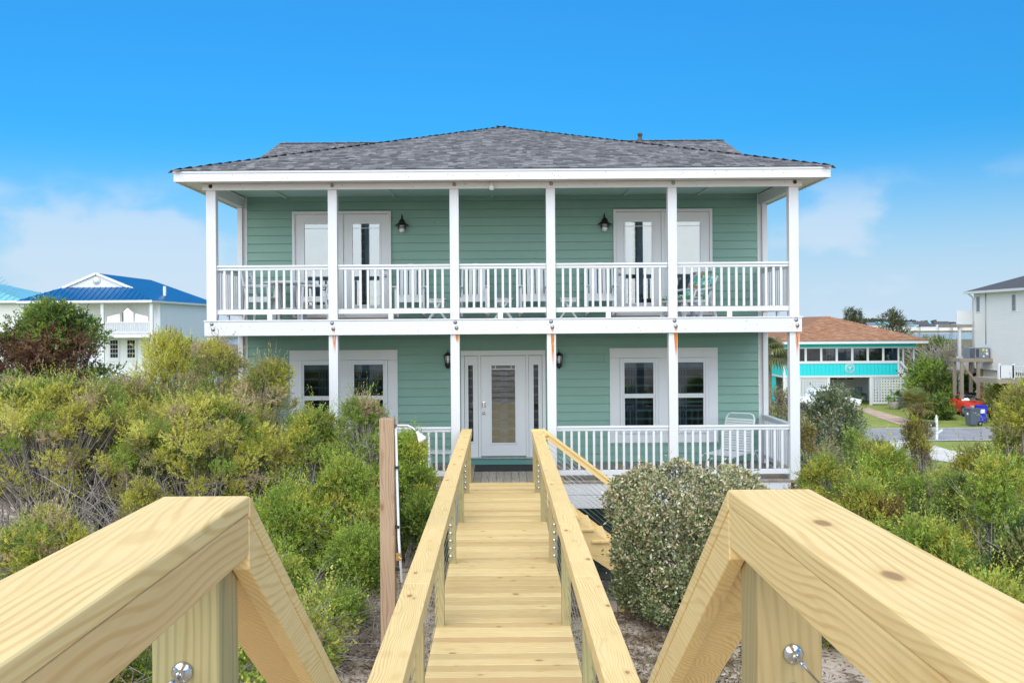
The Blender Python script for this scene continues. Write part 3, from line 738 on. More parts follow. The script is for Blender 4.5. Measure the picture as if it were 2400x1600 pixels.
# ---------------------------------------------------------------- boardwalk
walk = thing('boardwalk', 'new yellow pine boardwalk with cable railings leading down to the porch', 'boardwalk', (0, 10, gz(0, 10)), world=True)
W0, W1 = -0.645, 0.645
rw = random.Random(11)
db = MB().box(W0, W1, 0, 0.1300, -0.036, 0).mesh('deck_board', 0.004, 2)
y = 4.10
while y < 16.82:
    o = put('deck_board', db, 'deck_pine', walk, (rw.uniform(-0.004, 0.004), y, Z1 - 0.002 + rw.uniform(-0.0015, 0.0015))); y += 0.1397
for x in (W0 + 0.06, 0, W1 - 0.06):
    MB().box(x - 0.019, x + 0.019, 4.1, 16.9, Z1 - 0.225, Z1 - 0.04).build('joist', 'pine_y', walk)
TOP = 4.417
CAPW = 0.19
def cap(sx, y0, y1, xin=0.532):
    a, c = sx * xin, sx * (xin + CAPW)
    MB().box(min(a, c), max(a, c), y0, y1, TOP - 0.038, TOP).build('rail_cap', 'pine_y', walk, 0.006)
    a, c = sx * (xin + 0.003), sx * (xin + 0.041)
    MB().box(min(a, c), max(a, c), y0, y1, TOP - 0.128, TOP - 0.0385).build('rail_board', 'pine_y', walk, 0.004)
cuts = {-1: [3.98, 6.85, 13.1, 16.98], 1: [3.98, 7.0, 9.9, 16.45]}
for sx in (-1, 1):
    for a, c in zip(cuts[sx][:-1], cuts[sx][1:]): cap(sx, a, c - 0.0025)
posts_y = [4.30, 6.55, 8.875, 11.19, 13.53, 15.86, 16.86]
pm = MB().box(-0.0445, 0.0445, 0, 0.089, -1.2, TOP - 0.0395 - Z1).mesh('post', 0.004)
fit = MB().lathe([(0.001, -0.016), (0.012, -0.016), (0.019, -0.010), (0.021, 0.0)], 12, axis='y').mesh('cable_fitting')
CZ = [Z1 + 0.09 + 0.092 * k for k in range(8)]
ends = (11.19, 15.86, 4.30)
for sx in (-1, 1):
    for y in posts_y:
        p = put('post', pm, 'post_pine', walk, (sx * 0.6005, y, Z1))
        if y in ends:
            for z in CZ: put('cable_fitting', fit, 'steel', p, (sx * 0.018, -0.0005, z - Z1))
    for y0, y1 in ((4.40, 11.17), (11.29, 15.84)):
        for z in CZ:
            n_ = 10; pts = [(sx * 0.6185, y0 + (y1 - y0) * k / n_, z) for k in range(n_ + 1)]
            MB().tube(pts, 0.0035, 5).build('cable', 'steel', walk)
# cross piece at the porch end of the right rail
MB().box(0.52, 0.74, 16.46, 16.60, TOP - 0.005, TOP + 0.034).build('rail_cap', 'pine_x', walk, 0.005)
MB().box(0.53, 0.70, 16.50, 16.538, TOP - 0.095, TOP - 0.0055).build('rail_board', 'pine_x', walk, 0.004)

# stair to the sand on the right, near the house
SY0, SY1 = 14.72, 15.82
MB().box(0.66, 0.96, SY0, SY1, Z1 - 0.04, Z1 - 0.003).build('landing', 'pine_y', walk, 0.004)
nst = 9; rise = 0.185; run = 0.24
for k in range(1, nst):
    xr = 0.96 + run * k; zt = Z1 - rise * k
    for j in range(2):
        xa = xr - 0.28 + j * 0.141
        MB().box(xa, xa + 0.138, SY0 + rw.uniform(-.005, .005), SY1, zt - 0.038, zt).build('tread', 'pine_y', walk, 0.004)
for yy in (SY0 + 0.03, SY1 - 0.07):
    MB().prism([(0.70, Z1 - 0.05), (0.98, Z1 - 0.05), (0.98 + run * (nst - 1), Z1 - 0.05 - rise * (nst - 1)), (0.98 + run * (nst - 1), Z1 - 0.36 - rise * (nst - 1)), (0.70, Z1 - 0.36)], yy, yy + 0.038, 'y').build('stringer', 'pine_x', walk, 0.003)
ry = 15.93
pa, pb = Vector((0.70, ry, 4.50)), Vector((2.10, ry, 4.50 - 1.40 * rise / run))
MB().bar(pa + Vector((0, 0, 0.02)), pb + Vector((0, 0, 0.02)), 0.14, 0.038).build('rail_cap', 'pine_x', walk, 0.005)
MB().bar(pa + Vector((0, -0.03, -0.046)), pb + Vector((0, -0.03, -0.046)), 0.038, 0.089).build('rail_board', 'pine_x', walk, 0.004)
MB().box(2.0, 2.14, ry - 0.07, ry + 0.07, gz(2.07, ry) - 0.3, pb.z + 0.03).build('post', 'post_pine', walk, 0.005)
MB().box(1.83, 1.93, SY0 + 0.2, SY0 + 0.3, gz(1.9, 14.8) - 0.3, 2.62).build('post', 'post_pine', walk, 0.005)
for k in range(9):
    dz = -0.15 - k * 0.085
    MB().tube([pa + Vector((0, 0, dz)), (pa + pb) / 2 + Vector((0, 0, dz)), pb + Vector((-0.05, 0, dz))], 0.0035, 5).build('cable', 'steel', walk)

# stair rails and platform rails nearest the camera
PT = 5.94; y0s = {-1: 2.0, 1: 2.10}; xin = {-1: 0.538, 1: 0.505}; topz = {-1: 5.94, 1: 5.928}
for sx in (-1, 1):
    yc, xi, zt = y0s[sx], xin[sx], topz[sx]
    def XR(a, c): return (min(sx * a, sx * c), max(sx * a, sx * c))
    a, c = XR(xi, xi + 0.184)
    MB().box(a, c, -1.2, yc, zt - 0.038, zt).build('rail_cap', 'pine_y', walk, 0.007, seg=3)
    a, c = XR(xi + 0.002, xi + 0.040)
    MB().box(a, c, -1.2, yc - 0.001, zt - 0.128, zt - 0.0387).build('rail_board', 'pine_y', walk, 0.005, seg=3)
    ye, ze = yc + (zt - TOP) / 0.74, TOP
    s_ = 0.74; th = 0.038 * math.sqrt(1 + s_ * s_); tb = 0.089 * math.sqrt(1 + s_ * s_)
    a, c = XR(xi, xi + 0.184)
    MB().prism([(yc + 0.002, zt - 0.001), (ye, ze), (ye, ze - th), (yc + 0.002, zt - th)], a, c, 'x').build('rail_cap', 'pine_y', walk, 0.005, seg=3)
    a, c = XR(xi + 0.002, xi + 0.040)
    MB().prism([(yc + 0.002, zt - th - 0.001), (ye, ze - th - 0.001), (ye, ze - th - tb), (yc + 0.002, zt - th - tb)], a, c, 'x').build('rail_board', 'pine_y', walk, 0.004, seg=3)
    a, c = XR(xi + 0.042, xi + 0.182)
    MB().prism([(yc + 0.09, zt - th - 0.075), (ye, ze - th - 0.001), (ye, ze - th - 0.04), (yc + 0.09, zt - th - 0.115)], a, c, 'x').build('rail_board', 'pine_y', walk, 0.004, seg=3)
    a, c = XR(xi + 0.042, xi + 0.182)
    p = MB().box(a, c, yc - 0.08, yc + 0.06, 2.4, zt - 0.039).build('post', 'post_pine', walk, 0.006)
    xm = sx * (xi + 0.118); yq = yc - 0.080
    for k in range(9):
        z = zt - 0.345 + (0.005 if sx > 0 else 0) - 0.083 * k
        f_ = MB().lathe([(0.0215, -0.001), (0.0215, -0.005), (0.018, -0.008), (0.011, -0.012), (0.008, -0.020), (0.008, -0.028), (0.001, -0.028)], 24, (xm, yq, z), 'y').build('cable_fitting', 'steel', p)
        for an in (0.6, 2.7, 4.7):
            MB().lathe([(0.004, -0.0075), (0.004, -0.009), (0.001, -0.009)], 8, (xm + 0.0155 * math.cos(an), yq, z + 0.0155 * math.sin(an)), 'y').build('screw', 'galvanised', f_)
        MB().tube([(xm, yq - 0.022, z), (xm, yq - 0.075, z)], 0.006, 10).build('cable_sleeve', 'steel', p)
        MB().tube([(xm, yq - 0.07, z), (xm, -1.1, z)], 0.0028, 8).build('cable', 'steel', p)
PF = PT - 0.98 - 0.03
for k in range(16):
    MB().box(-0.74, 0.70, -1.2 + k * 0.1397, -1.2 + k * 0.1397 + 0.1365, PF - 0.036, PF).build('deck_board', 'deck_pine', walk, 0.004)
for k in range(1, 8):
    yy = 1.15 + k * 0.25 + 0.72; zt = PF - 0.185 * k
    MB().box(-0.60, 0.60, yy, yy + 0.28, zt - 0.038, zt).build('tread', 'deck_pine', walk, 0.004)
for sx in (-1, 1):
    MB().box(sx * 0.66 - 0.05, sx * 0.66 + 0.05, -1.1, -1.0, 2.4, PT - 0.05).build('post', 'post_pine', walk)

# ---------------------------------------------------------------- outdoor shower
sp = P(908, 1000, 8.9); gzs = gz(sp.x, sp.y)
sh = thing('shower_post', 'weathered timber post carrying a white outdoor shower pipe beside the boardwalk', 'shower', (sp.x, sp.y, gzs))
ht = P(905, 979, 8.9).z - gzs
MB().box(-0.07, 0.07, -0.07, 0.07, -0.4, ht).build('post', 'old_post', sh, 0.01)
MB().tube([(0.13, -0.045, 0.95), (0.105, -0.04, 1.35), (0.09, -0.03, ht - 0.55), (0.082, -0.02, ht - 0.10)], 0.013, 8).build('pipe', 'pvc', sh)
MB().tube([(0.07, -0.02, ht - 0.075), (0.11, -0.02, ht - 0.07), (0.20, -0.03, ht - 0.07), (0.25, -0.05, ht - 0.095), (0.285, -0.06, ht - 0.13)], 0.012, 8).build('shower_arm', 'steel', sh)
hd = MB().lathe([(0.014, 0.0), (0.018, -0.03), (0.04, -0.075), (0.045, -0.10), (0.03, -0.104)], 14).build('shower_head', 'pvc', sh, loc=(0.285, -0.06, ht - 0.125)); hd.rotation_euler = (R(-10), R(-35), 0)
MB().cbox((0.10, -0.05, ht - 1.30), (0.045, 0.05, 0.07)).tube([(0.10, -0.07, ht - 1.30), (0.135, -0.08, ht - 1.32)], 0.012, 6).build('valve', 'brass', sh, 0.004)
for z in (0.46, 1.02, 1.42): MB().box(0.06, 0.112, -0.06, -0.01, ht - z - 0.015, ht - z + 0.01).build('pipe_clip', 'black_metal', sh)

# ---------------------------------------------------------------- porch furniture
def slat_chair_rocker(label, loc, rz):
    t = thing('rocking_chair', label, 'rocking chair', loc, rz, 'white rocking chairs on the upper porch')
    c = 'chair_white'
    for s in (-1, 1):
        arc = [(s * 0.27, -0.42 + 0.84 * k / 8, 0.02 + 0.10 * ((k / 8 - 0.5) * 2) ** 2) for k in range(9)]
        m = MB()
        for a_, b_ in zip(arc[:-1], arc[1:]): m.bar(a_, b_, 0.035, 0.05)
        m.build('rocker', c, t)
        MB().bar((s * 0.27, -0.26, 0.05), (s * 0.27, -0.25, 0.62), 0.04, 0.045, (0, 1, 0)).build('leg', c, t)
        MB().bar((s * 0.26, 0.20, 0.04), (s * 0.255, 0.36, 1.10), 0.04, 0.04, (0, 1, 0)).build('leg', c, t)
        MB().box(s * 0.29 - 0.05, s * 0.29 + 0.05, -0.33, 0.30, 0.62, 0.645).build('armrest', c, t, 0.01)
    m = MB()
    for k in range(6): m.box(-0.24, 0.24, -0.27 + k * 0.085, -0.27 + k * 0.085 + 0.075, 0.40 - 0.006 * k, 0.42 - 0.006 * k)
    m.build('seat', c, t)
    MB().box(-0.25, 0.25, -0.285, -0.262, 0.33, 0.42).build('seat_apron', c, t)
    MB().box(-0.25, 0.25, -0.262, -0.242, 0.18, 0.22).build('stretcher', c, t)
    def bp(z): return 0.22 + (z - 0.40) * 0.15
    for k in range(5):
        x = -0.176 + k * 0.088
        MB().bar((x, bp(0.48), 0.48), (x, bp(1.02), 1.02), 0.062, 0.016, (0, 1, 0)).build('back_slat', c, t)
    pts = [(-0.24 + 0.48 * k / 10, 1.01 + 0.075 * math.sin(math.pi * k / 10) + 0.03) for k in range(11)]
    MB().prism(pts + [(0.24, 0.985), (-0.24, 0.985)], bp(1.02) - 0.012, bp(1.02) + 0.012, 'y').build('crest_rail', c, t)
    MB().box(-0.24, 0.24, bp(0.45) - 0.01, bp(0.45) + 0.012, 0.42, 0.49).build('back_rail', c, t)
    return t
yr2 = 18.55
r0 = slat_chair_rocker('white rocking chair leftmost of the four, next to the left glazed doors', (P(961, 650, yr2).x, yr2, Z2 + 0.002), R(3))
for u, a, lb in ((1110, -4, 'white rocking chair second from the left doors, behind the centre left post'), (1251, 2, 'white rocking chair third along, partly hidden by the centre right post'), (1407, -3, 'white rocking chair rightmost of the four, beside the right glazed doors')):
    dup(r0, (P(u, 650, yr2).x, yr2, Z2 + 0.002), R(a), lb)
def side_table(label, loc, rz):
    t = thing('side_table', label, 'side table', loc, rz, 'small white side tables between the rockers')
    c = 'chair_white'
    for k in range(4): MB().box(-0.17 + k * 0.087, -0.17 + k * 0.087 + 0.08, -0.20, 0.20, 0.375, 0.392).build('top_slat', c, t)
    for s in (-1, 1):
        yy = s * 0.14
        m = MB().bar((-0.16, yy, 0.0), (0.10, yy + 0.0, 0.36), 0.03, 0.05, (0, 1, 0)); m.build('leg', c, t)
        m = MB().bar((0.16, yy + 0.034, 0.0), (-0.10, yy + 0.034, 0.36), 0.03, 0.05, (0, 1, 0)); m.build('leg', c, t)
        MB().box(-0.15, 0.15, yy - 0.04, yy - 0.018, 0.315, 0.374).build('apron', c, t)
    return t
t0 = side_table('small white cross legged table between the first and second rocking chairs', (P(1025, 700, 18.2).x, 18.2, Z2), 0)
dup(t0, (P(1179, 700, 18.2).x, 18.2, Z2), R(4), 'small white cross legged table between the two middle rocking chairs')
dup(t0, (P(1332, 700, 18.2).x, 18.2, Z2), R(-3), 'small white cross legged table between the third and fourth rocking chairs')
tx = P(678, 660, 18.35).x
t = thing('patio_table', 'round white patio table on the upper porch before the left doors', 'table', (tx, 18.35, Z2))
MB().lathe([(0.001, 0.75), (0.49, 0.75), (0.50, 0.735), (0.49, 0.705), (0.46, 0.70), (0.001, 0.70)], 32).build('tabletop', 'chair_white', t)
for k in range(4):
    a = math.pi / 4 + k * math.pi / 2; MB().bar((0.36 * math.cos(a), 0.36 * math.sin(a), 0), (0.28 * math.cos(a), 0.28 * math.sin(a), 0.70), 0.06, 0.06).build('leg', 'chair_white', t)
MB().lathe([(0.001, 0.24), (0.26, 0.24), (0.26, 0.20), (0.001, 0.20)], 20).build('lower_shelf', 'chair_white', t)
def arm_chair(label, loc, rz):
    t = thing('patio_chair', label, 'chair', loc, rz, 'white patio chairs at the round table'); c = 'chair_white'
    for s in (-1, 1):
        MB().bar((s * 0.25, -0.24, 0), (s * 0.25, -0.22, 0.64), 0.04, 0.04, (0, 1, 0)).build('leg', c, t)
        MB().bar((s * 0.25, 0.26, 0), (s * 0.25, 0.20, 0.45), 0.04, 0.04, (0, 1, 0)).build('leg', c, t)
        MB().bar((s * 0.24, 0.20, 0.43), (s * 0.23, 0.32, 0.92), 0.04, 0.03, (0, 1, 0)).build('back_post', c, t)
        MB().box(s * 0.26 - 0.035, s * 0.26 + 0.035, -0.27, 0.26, 0.64, 0.665).build('armrest', c, t, 0.006)
    MB().box(-0.25, 0.25, -0.26, 0.22, 0.415, 0.44).build('seat', c, t, 0.006)
    for s in (-1, 1): MB().box(s * 0.25 - 0.015, s * 0.25 + 0.015, -0.22, 0.20, 0.34, 0.414).build('side_rail', c, t)
    for k in range(4): MB().box(-0.21, 0.21, 0.235 + k * 0.027, 0.255 + k * 0.027, 0.52 + k * 0.105, 0.60 + k * 0.105).build('back_slat', c, t)
    return t
c0 = arm_chair('white slatted patio chair at the corner end of the round table', (P(614, 700, 17.95).x, 17.95, Z2), R(82))
dup(c0, (P(737, 700, 17.95).x, 17.95, Z2), R(-78), 'white slatted patio chair right of the round table, before the glazed doors')
# cushioned lounger upstairs
b = NB('tropical_print'); v = b.obj()
vo = b.n('TexVoronoi', {'Vector': b.n('VectorMath', {0: v, 1: b.n('TexNoise', {'Vector': v, 'Scale': 7.0}).outputs[1]}, operation='ADD').outputs[0], 'Scale': 8.0})
rc = b.n('SeparateColor', {0: vo.outputs[1]}).outputs[0]
rp = b.n('ValToRGB', {0: rc}); rp.color_ramp.interpolation = 'CONSTANT'
for i, (p_, c_) in enumerate(((0, (0.02, 0.30, 0.28)), (0.22, (0.45, 0.03, 0.05)), (0.40, (0.10, 0.55, 0.55)), (0.6, (0.10, 0.30, 0.06)), (0.78, (0.60, 0.70, 0.62)), (0.9, (0.05, 0.12, 0.10)))):
    e = rp.color_ramp.elements[i] if i < 2 else rp.color_ramp.elements.new(p_); e.position = p_; e.color = (*c_, 1)
wv = b.n('TexWave', {'Vector': v, 'Scale': 14.0, 'Distortion': 6.0}).outputs[1]
b.set(Base_Color=b.mix(b.ramp(wv, 0.7, 0.95, 0, 0.5), rp.outputs[0], (0.7, 0.8, 0.75)), Roughness=0.85)
lp = P(1625, 720, 18.1)
lg = thing('lounge_chair', 'white moulded lounge chair by the right glazed doors upstairs', 'lounge chair', (lp.x, 18.15, Z2), R(-52))
c = 'chair_white'
MB().box(-0.29, 0.29, -0.62, 0.12, 0.27, 0.33).build('seat', c, lg, 0.02)
MB().bar((0, 0.10, 0.30), (0, 0.42, 0.80), 0.56, 0.045, (0, 1, 0)).build('backrest', c, lg, 0.015)
for s in (-1, 1):
    for yy, dy in ((-0.52, -0.05), (-0.1, 0.0), (0.22, 0.12)):
        MB().bar((s * 0.27, yy + dy, 0), (s * 0.26, yy, 0.30), 0.05, 0.07, (0, 1, 0)).build('leg', c, lg)
    MB().tube([(s * 0.30, -0.35, 0.30), (s * 0.31, -0.28, 0.50), (s * 0.31, 0.0, 0.53), (s * 0.30, 0.26, 0.56)], 0.024, 8).build('armrest', c, lg)
cu = thing('seat_cushion', 'tropical leaf print cushion lying on the upstairs lounge chair', 'cushion', (lp.x, 18.15, Z2 + 0.331), R(-52))
MB().box(-0.28, 0.28, -0.66, 0.05, 0.0, 0.09).build('seat_pad', 'tropical_print', cu, 0.035, seg=3)
MB().bar((0, 0.085, 0.06), (0, 0.375, 0.55), 0.56, 0.09, (0, 1, 0)).build('back_pad', 'tropical_print', cu, 0.035, seg=3)
# strap chaise downstairs
q = P(1716, 1080, 18.0)
ch = thing('strap_chaise', 'white strap chaise longue on the lower porch before the right window', 'chaise longue', (q.x + 0.05, 18.15, Z1 + 0.002), R(-42))
for s in (-1, 1):
    MB().tube([(s * 0.31, 0.52, 0.36), (s * 0.31, -0.55, 0.34), (s * 0.31, -0.68, 0.30), (s * 0.31, -0.74, 0.16), (s * 0.31, -0.76, 0.0)], 0.017, 8).build('side_frame', 'white_vinyl', ch)
    MB().tube([(s * 0.31, 0.50, 0.0), (s * 0.31, 0.44, 0.22), (s * 0.31, 0.30, 0.34), (s * 0.31, 0.16, 0.22), (s * 0.31, 0.10, 0.0)], 0.015, 8).build('leg', 'white_vinyl', ch)
    MB().tube([(s * 0.31, -0.40, 0.33), (s * 0.31, -0.46, 0.18), (s * 0.31, -0.50, 0.0)], 0.015, 8).build('leg', 'white_vinyl', ch)
MB().tube([(-0.31, 0.10, 0.36), (-0.30, 0.32, 0.98), (-0.26, 0.345, 1.05), (-0.20, 0.35, 1.07), (0.20, 0.35, 1.07), (0.26, 0.345, 1.05), (0.30, 0.32, 0.98), (0.31, 0.10, 0.36)], 0.017, 8).build('back_frame', 'white_vinyl', ch)
for k in range(13):
    f_ = 0.05 + k * 0.071; z = 0.36 + 0.66 * f_; yy = 0.10 + 0.235 * f_
    MB().cbox((0, yy - 0.012, z), (0.62, 0.005, 0.037)).build('back_strap', 'white_vinyl', ch)
for k in range(11): MB().box(-0.31, 0.31, -0.60 + k * 0.064, -0.60 + k * 0.064 + 0.052, 0.352, 0.358).build('seat_strap', 'white_vinyl', ch)
q = P(1033, 1050, 18.3)
st = thing('low_table', 'small white table on the lower porch behind the left railing', 'side table', (q.x, 18.3, Z1))
MB().box(-0.24, 0.24, -0.2, 0.2, 0.36, 0.385).build('tabletop', 'chair_white', st, 0.006)
for sx in (-1, 1):
    for sy in (-1, 1): MB().box(sx * 0.2 - 0.02, sx * 0.2 + 0.02, sy * 0.16 - 0.02, sy * 0.16 + 0.02, 0, 0.36).build('leg', 'chair_white', st)
# ---------------------------------------------------------------- plants
def unit(a): return a / (np.linalg.norm(a, axis=1, keepdims=True) + 1e-9)
def leaf_quads(p, d, ln, wd, rng, bend=0.0):
    """kite shaped leaves: base p, direction d, length ln, width wd"""
    n = len(p); r = unit(rng.normal(size=(n, 3)) * 0.75 + np.array([0, -0.35, 0.9])); s = unit(np.cross(d, r)) * (wd / 2)[:, None]
    mid = p + d * (ln * 0.45)[:, None]; tip = p + d * ln[:, None]
    if bend: tip = tip - np.array([0, 0, 1.0]) * (ln * bend)[:, None]
    return np.stack([p, mid - s, tip, mid + s], 1).reshape(-1, 3)
def pick(palette, n, rng):
    w_ = np.array([q[1] for q in palette], float); idx = rng.choice(len(palette), n, p=w_ / w_.sum())
    return np.array([q[0] for q in palette])[idx]
YG = (0.51, 0.495, 0.095); YG2 = (0.66, 0.63, 0.16); GR = (0.26, 0.35, 0.068); DG = (0.09, 0.145, 0.04); TAN = (0.52, 0.42, 0.26)
BR = (0.155, 0.085, 0.05); LG = (0.36, 0.46, 0.085); OL = (0.33, 0.31, 0.12); GOLD = (0.30, 0.22, 0.05)
def clump_leaves(C, rad, nspr, nleaf, ln, wd, up, cols, rng, flat=0.8, jit=0.5, spr=None, outw=1.0):
    """clumps of sprigs: each sprig is a short stalk with leaves either side"""
    nc = len(C); k = nc * nspr
    d0 = unit(rng.normal(size=(k, 3))); ci = np.repeat(np.arange(nc), nspr)
    rr = rng.random(k) ** 0.45
    off = d0 * rr[:, None] * rad[ci][:, None]; off[:, 2] *= flat
    base = C[ci] + off
    sd = unit(d0 * outw + np.array([0, 0, up]) + rng.normal(size=(k, 3)) * jit)
    L = (spr if spr else ln * 2.2) * rng.uniform(0.6, 1.25, k)
    sc = cols[ci] * rng.uniform(0.75, 1.28, (k, 1)) * np.array([1, 1, 1]) ; sc = sc + rng.normal(size=(k, 3)) * 0.012
    si = np.repeat(np.arange(k), nleaf); t = np.tile((np.arange(nleaf) + 0.5) / nleaf, k)
    p = base[si] + sd[si] * (L[si] * t)[:, None]
    ld = unit(sd[si] * 0.9 + unit(rng.normal(size=(len(si), 3))) * 0.75)
    le = ln * rng.uniform(0.6, 1.3, len(si)) * (1.15 - 0.5 * t); we = wd * rng.uniform(0.7, 1.3, len(si))
    col = np.clip(sc[si] * rng.uniform(0.82, 1.2, (len(si), 1)), 0.008, 0.8)
    return leaf_quads(p, ld, le, we, rng), col
def branches(base, tips, r0, r1, rng, n=5, sway=0.15, fork=0.35, sides=4):
    m = MB()
    for q in tips:
        q = np.array(q); L = np.linalg.norm(q - base)
        f = base + (q - base) * fork * rng.uniform(0.2, 0.5); f[2] = base[2] + (q[2] - base[2]) * rng.uniform(0.35, 0.6) * fork * 1.6
        pts = []
        for i in range(n + 1):
            t = i / n; pts.append((1 - t) ** 2 * base + 2 * t * (1 - t) * f + t * t * q + rng.normal(size=3) * sway * 0.12 * L * math.sin(math.pi * t))
        m.tube(pts, [r0 + (r1 - r0) * (i / n) for i in range(n + 1)], sides, False)
    return m
def dome(n, rx, ry, h, low, rng, shell=0.6, top=1.0):
    """clump centres through a dome shaped crown standing on z=0"""
    a = rng.random(n) * 2 * math.pi; z = low + (1 - low) * rng.random(n) ** 0.8
    c = low + 0.25 * (1 - low); prof = np.sqrt(np.clip(1 - (np.maximum(z - c, 0) / (1.0 - c) * top) ** 2, 0.03, 1)) * np.where(z < c, 0.75 + 0.25 * (z - low) / (c - low + 1e-6), 1)
    r = prof * (1 - shell + shell * rng.random(n) ** 0.4) * rng.uniform(0.8, 1.12, n)
    return np.stack([np.cos(a) * r * rx, np.sin(a) * r * ry, z * h], 1)
PROTO = {}
def shrub(name, label, cat, loc, h, rx, ry=None, seed=0, kind='cedar', pal=((YG, 3), (GR, 2), (TAN, 1)), clumps=60, spr=40, leaf=8, low=0.3, ln=0.055, wd=0.016,
          up=0.7, rad=0.26, twig='twig_grey', bare=0, group=None, rz=0.0, mat='leaf', stems=1, shell=0.6, outw=1.0, key=None, dead=0.0):
    rng = np.random.default_rng(seed); ry = ry or rx
    t = thing(name, label, cat, (loc[0], loc[1], loc[2]), rz, group)
    if key and key in PROTO:
        for nm, me, mt in PROTO[key]: put(nm, me, mt, t)
        return t
    C = dome(clumps, max(rx - rad * 0.5, 0.1), max(ry - rad * 0.5, 0.1), max(h - rad * 0.6 - ln, 0.25), low, rng, shell)
    V, col = clump_leaves(C, rad * rng.uniform(0.7, 1.25, clumps), spr, leaf, ln, wd, up, pick(pal, clumps, rng), rng, outw=outw)
    wz = C[C[:, 2] > np.quantile(C[:, 2], 0.55)]; wz = wz[:max(2, len(wz) // 2)]
    V2, col2 = clump_leaves(wz, np.full(len(wz), rad * 0.7), 5, 16, ln * 0.8, wd, 1.5, pick(pal, len(wz), rng), rng, spr=0.42 * max(1.0, ln / 0.07) ** 0.5)
    V = np.concatenate([V, V2]); col = np.concatenate([col, col2])
    parts = [('foliage', np_mesh('foliage', V, 4, col), mat)]
    m = MB()
    for s in range(stems):
        b0 = np.array([rng.normal() * 0.08 * stems, rng.normal() * 0.08 * stems, -0.1])
        sel = C[s::stems]
        m2 = branches(b0, sel, 0.012 + 0.008 * h, 0.004, rng); m.add(m2.v, m2.f, True)
    if bare:      # leafless grey branchwork under and through the crown
        tips = dome(bare, rx * 0.98, ry * 0.98, h * 0.86, 0.12, rng, 0.4)
        for q in tips:
            m2 = branches(np.array([rng.normal() * 0.15, rng.normal() * 0.15, -0.05]), [q], 0.008 + 0.004 * h, 0.003, rng, 4, 0.35); m.add(m2.v, m2.f, True)
            for k in range(8):
                e = q + rng.normal(size=3) * 0.26 * np.array([1, 1, 0.7]); s_ = q * rng.uniform(0.55, 0.95)
                m.tube([s_, (s_ + e) / 2 + rng.normal(size=3) * 0.04, e], [0.0045, 0.0035, 0.002], 3, False)
    parts.append(('stem', m.mesh('stem'), twig))
    for nm, me, mt in parts: put(nm, me, mt, t)
    if key: PROTO[key] = [(n_, me, mt) for n_, me, mt in parts]
    return t
def at(u, v, y, z=None):
    p = P(u, v, y); return (p.x, y, gz(p.x, y) if z is None else z)
def hgt(u, v, y):
    p = P(u, v, y); return p.z - gz(p.x, y)
CED = ((YG, 4), (YG2, 2.5), (GR, 2.2), (TAN, 1.4), (OL, 2), (DG, 0.8))
# left thicket, from the house towards the dune
S = [  # label, u, y, top v, rx, ry, palette, seed, clumps, low, bare
 ('wide yellow green juniper with bare grey branches beneath, left of the shower post', 470, 14.4, 925, 1.55, 1.2, CED, 1, 130, 0.36, 26),
 ('spreading yellow green juniper at the picture edge, above the near left railing', 120, 14.6, 885, 1.75, 1.3, CED, 2, 150, 0.34, 30),
 ('juniper bush with tan tips between the two big ones on the left', 300, 15.8, 880, 1.3, 1.1, ((YG, 3), (TAN, 2.2), (OL, 2), (GR, 1)), 3, 80, 0.4, 10),
 ('tan tipped juniper hiding the foot of the left corner porch post', 505, 16.2, 790, 0.95, 0.6, ((TAN, 2.5), (OL, 3), (YG, 2), (GR, 2)), 4, 60, 0.35, 12),
 ('olive juniper leaning against the lower left window', 635, 15.6, 842, 0.85, 0.6, ((TAN, 2), (OL, 3), (YG, 3), (GR, 1)), 5, 52, 0.35, 8),
 ('green juniper in front of the lower left window frame', 735, 14.6, 958, 0.70, 0.6, ((YG, 2), (GR, 3), (LG, 2), (OL, 1)), 6, 55, 0.3, 8),
 ('twiggy grey green shrub before the lower left window', 850, 14.4, 922, 0.52, 0.5, ((GR, 3), (LG, 3), (OL, 1), (TAN, 1)), 7, 34, 0.35, 34),
 ('bright green myrtle close behind the shower post', 955, 13.6, 1012, 0.44, 0.5, ((LG, 4), (GR, 3), (YG, 1)), 8, 60, 0.15, 0),
 ('fresh green shrub below the big juniper, left of the shower post', 690, 12.4, 1130, 0.78, 0.6, ((LG, 4), (GR, 3), (YG, 2)), 9, 70, 0.12, 6),
 ('light green shrub directly left of the shower post', 810, 12.6, 1075, 0.55, 0.5, ((LG, 5), (GR, 2), (YG, 2)), 10, 60, 0.12, 4),
 ('bushy green shrub at the foot of the shower post', 835, 11.6, 1225, 0.42, 0.4, ((LG, 3), (GR, 4)), 11, 40, 0.08, 0),
 ('small dark green shrub between the shower post and the boardwalk rail', 985, 13.2, 1150, 0.30, 0.4, ((GR, 4), (DG, 3)), 12, 26, 0.1, 0),
 ('low juniper tuft under the near left railing', 95, 11.4, 1185, 0.62, 0.5, ((YG, 3), (GR, 3), (TAN, 1)), 13, 40, 0.1, 8),
 ('small juniper sprig clump above the near left railing corner', 330, 13.0, 1128, 0.30, 0.26, ((YG, 3), (OL, 2)), 14, 14, 0.5, 14),
 ('low yellow green shrub in the gap below the near left rail', 660, 10.6, 1310, 0.42, 0.4, ((LG, 3), (YG, 3), (GR, 2)), 15, 34, 0.08, 6),
 ('sprawling twiggy scrub on the sand between the near left rail and the shower post', 700, 9.0, 1440, 0.34, 0.32, ((YG, 3), (LG, 3), (TAN, 2)), 16, 26, 0.08, 26),
 ('twiggy low scrub seen through the gap under the near left rail', 250, 8.4, 1470, 0.45, 0.4, ((YG, 3), (OL, 3), (GR, 2)), 17, 34, 0.08, 24),
 ('small leafy scrub at the sand edge close to the boardwalk', 800, 10.4, 1400, 0.26, 0.28, ((LG, 3), (GR, 3)), 18, 22, 0.06, 8),
]
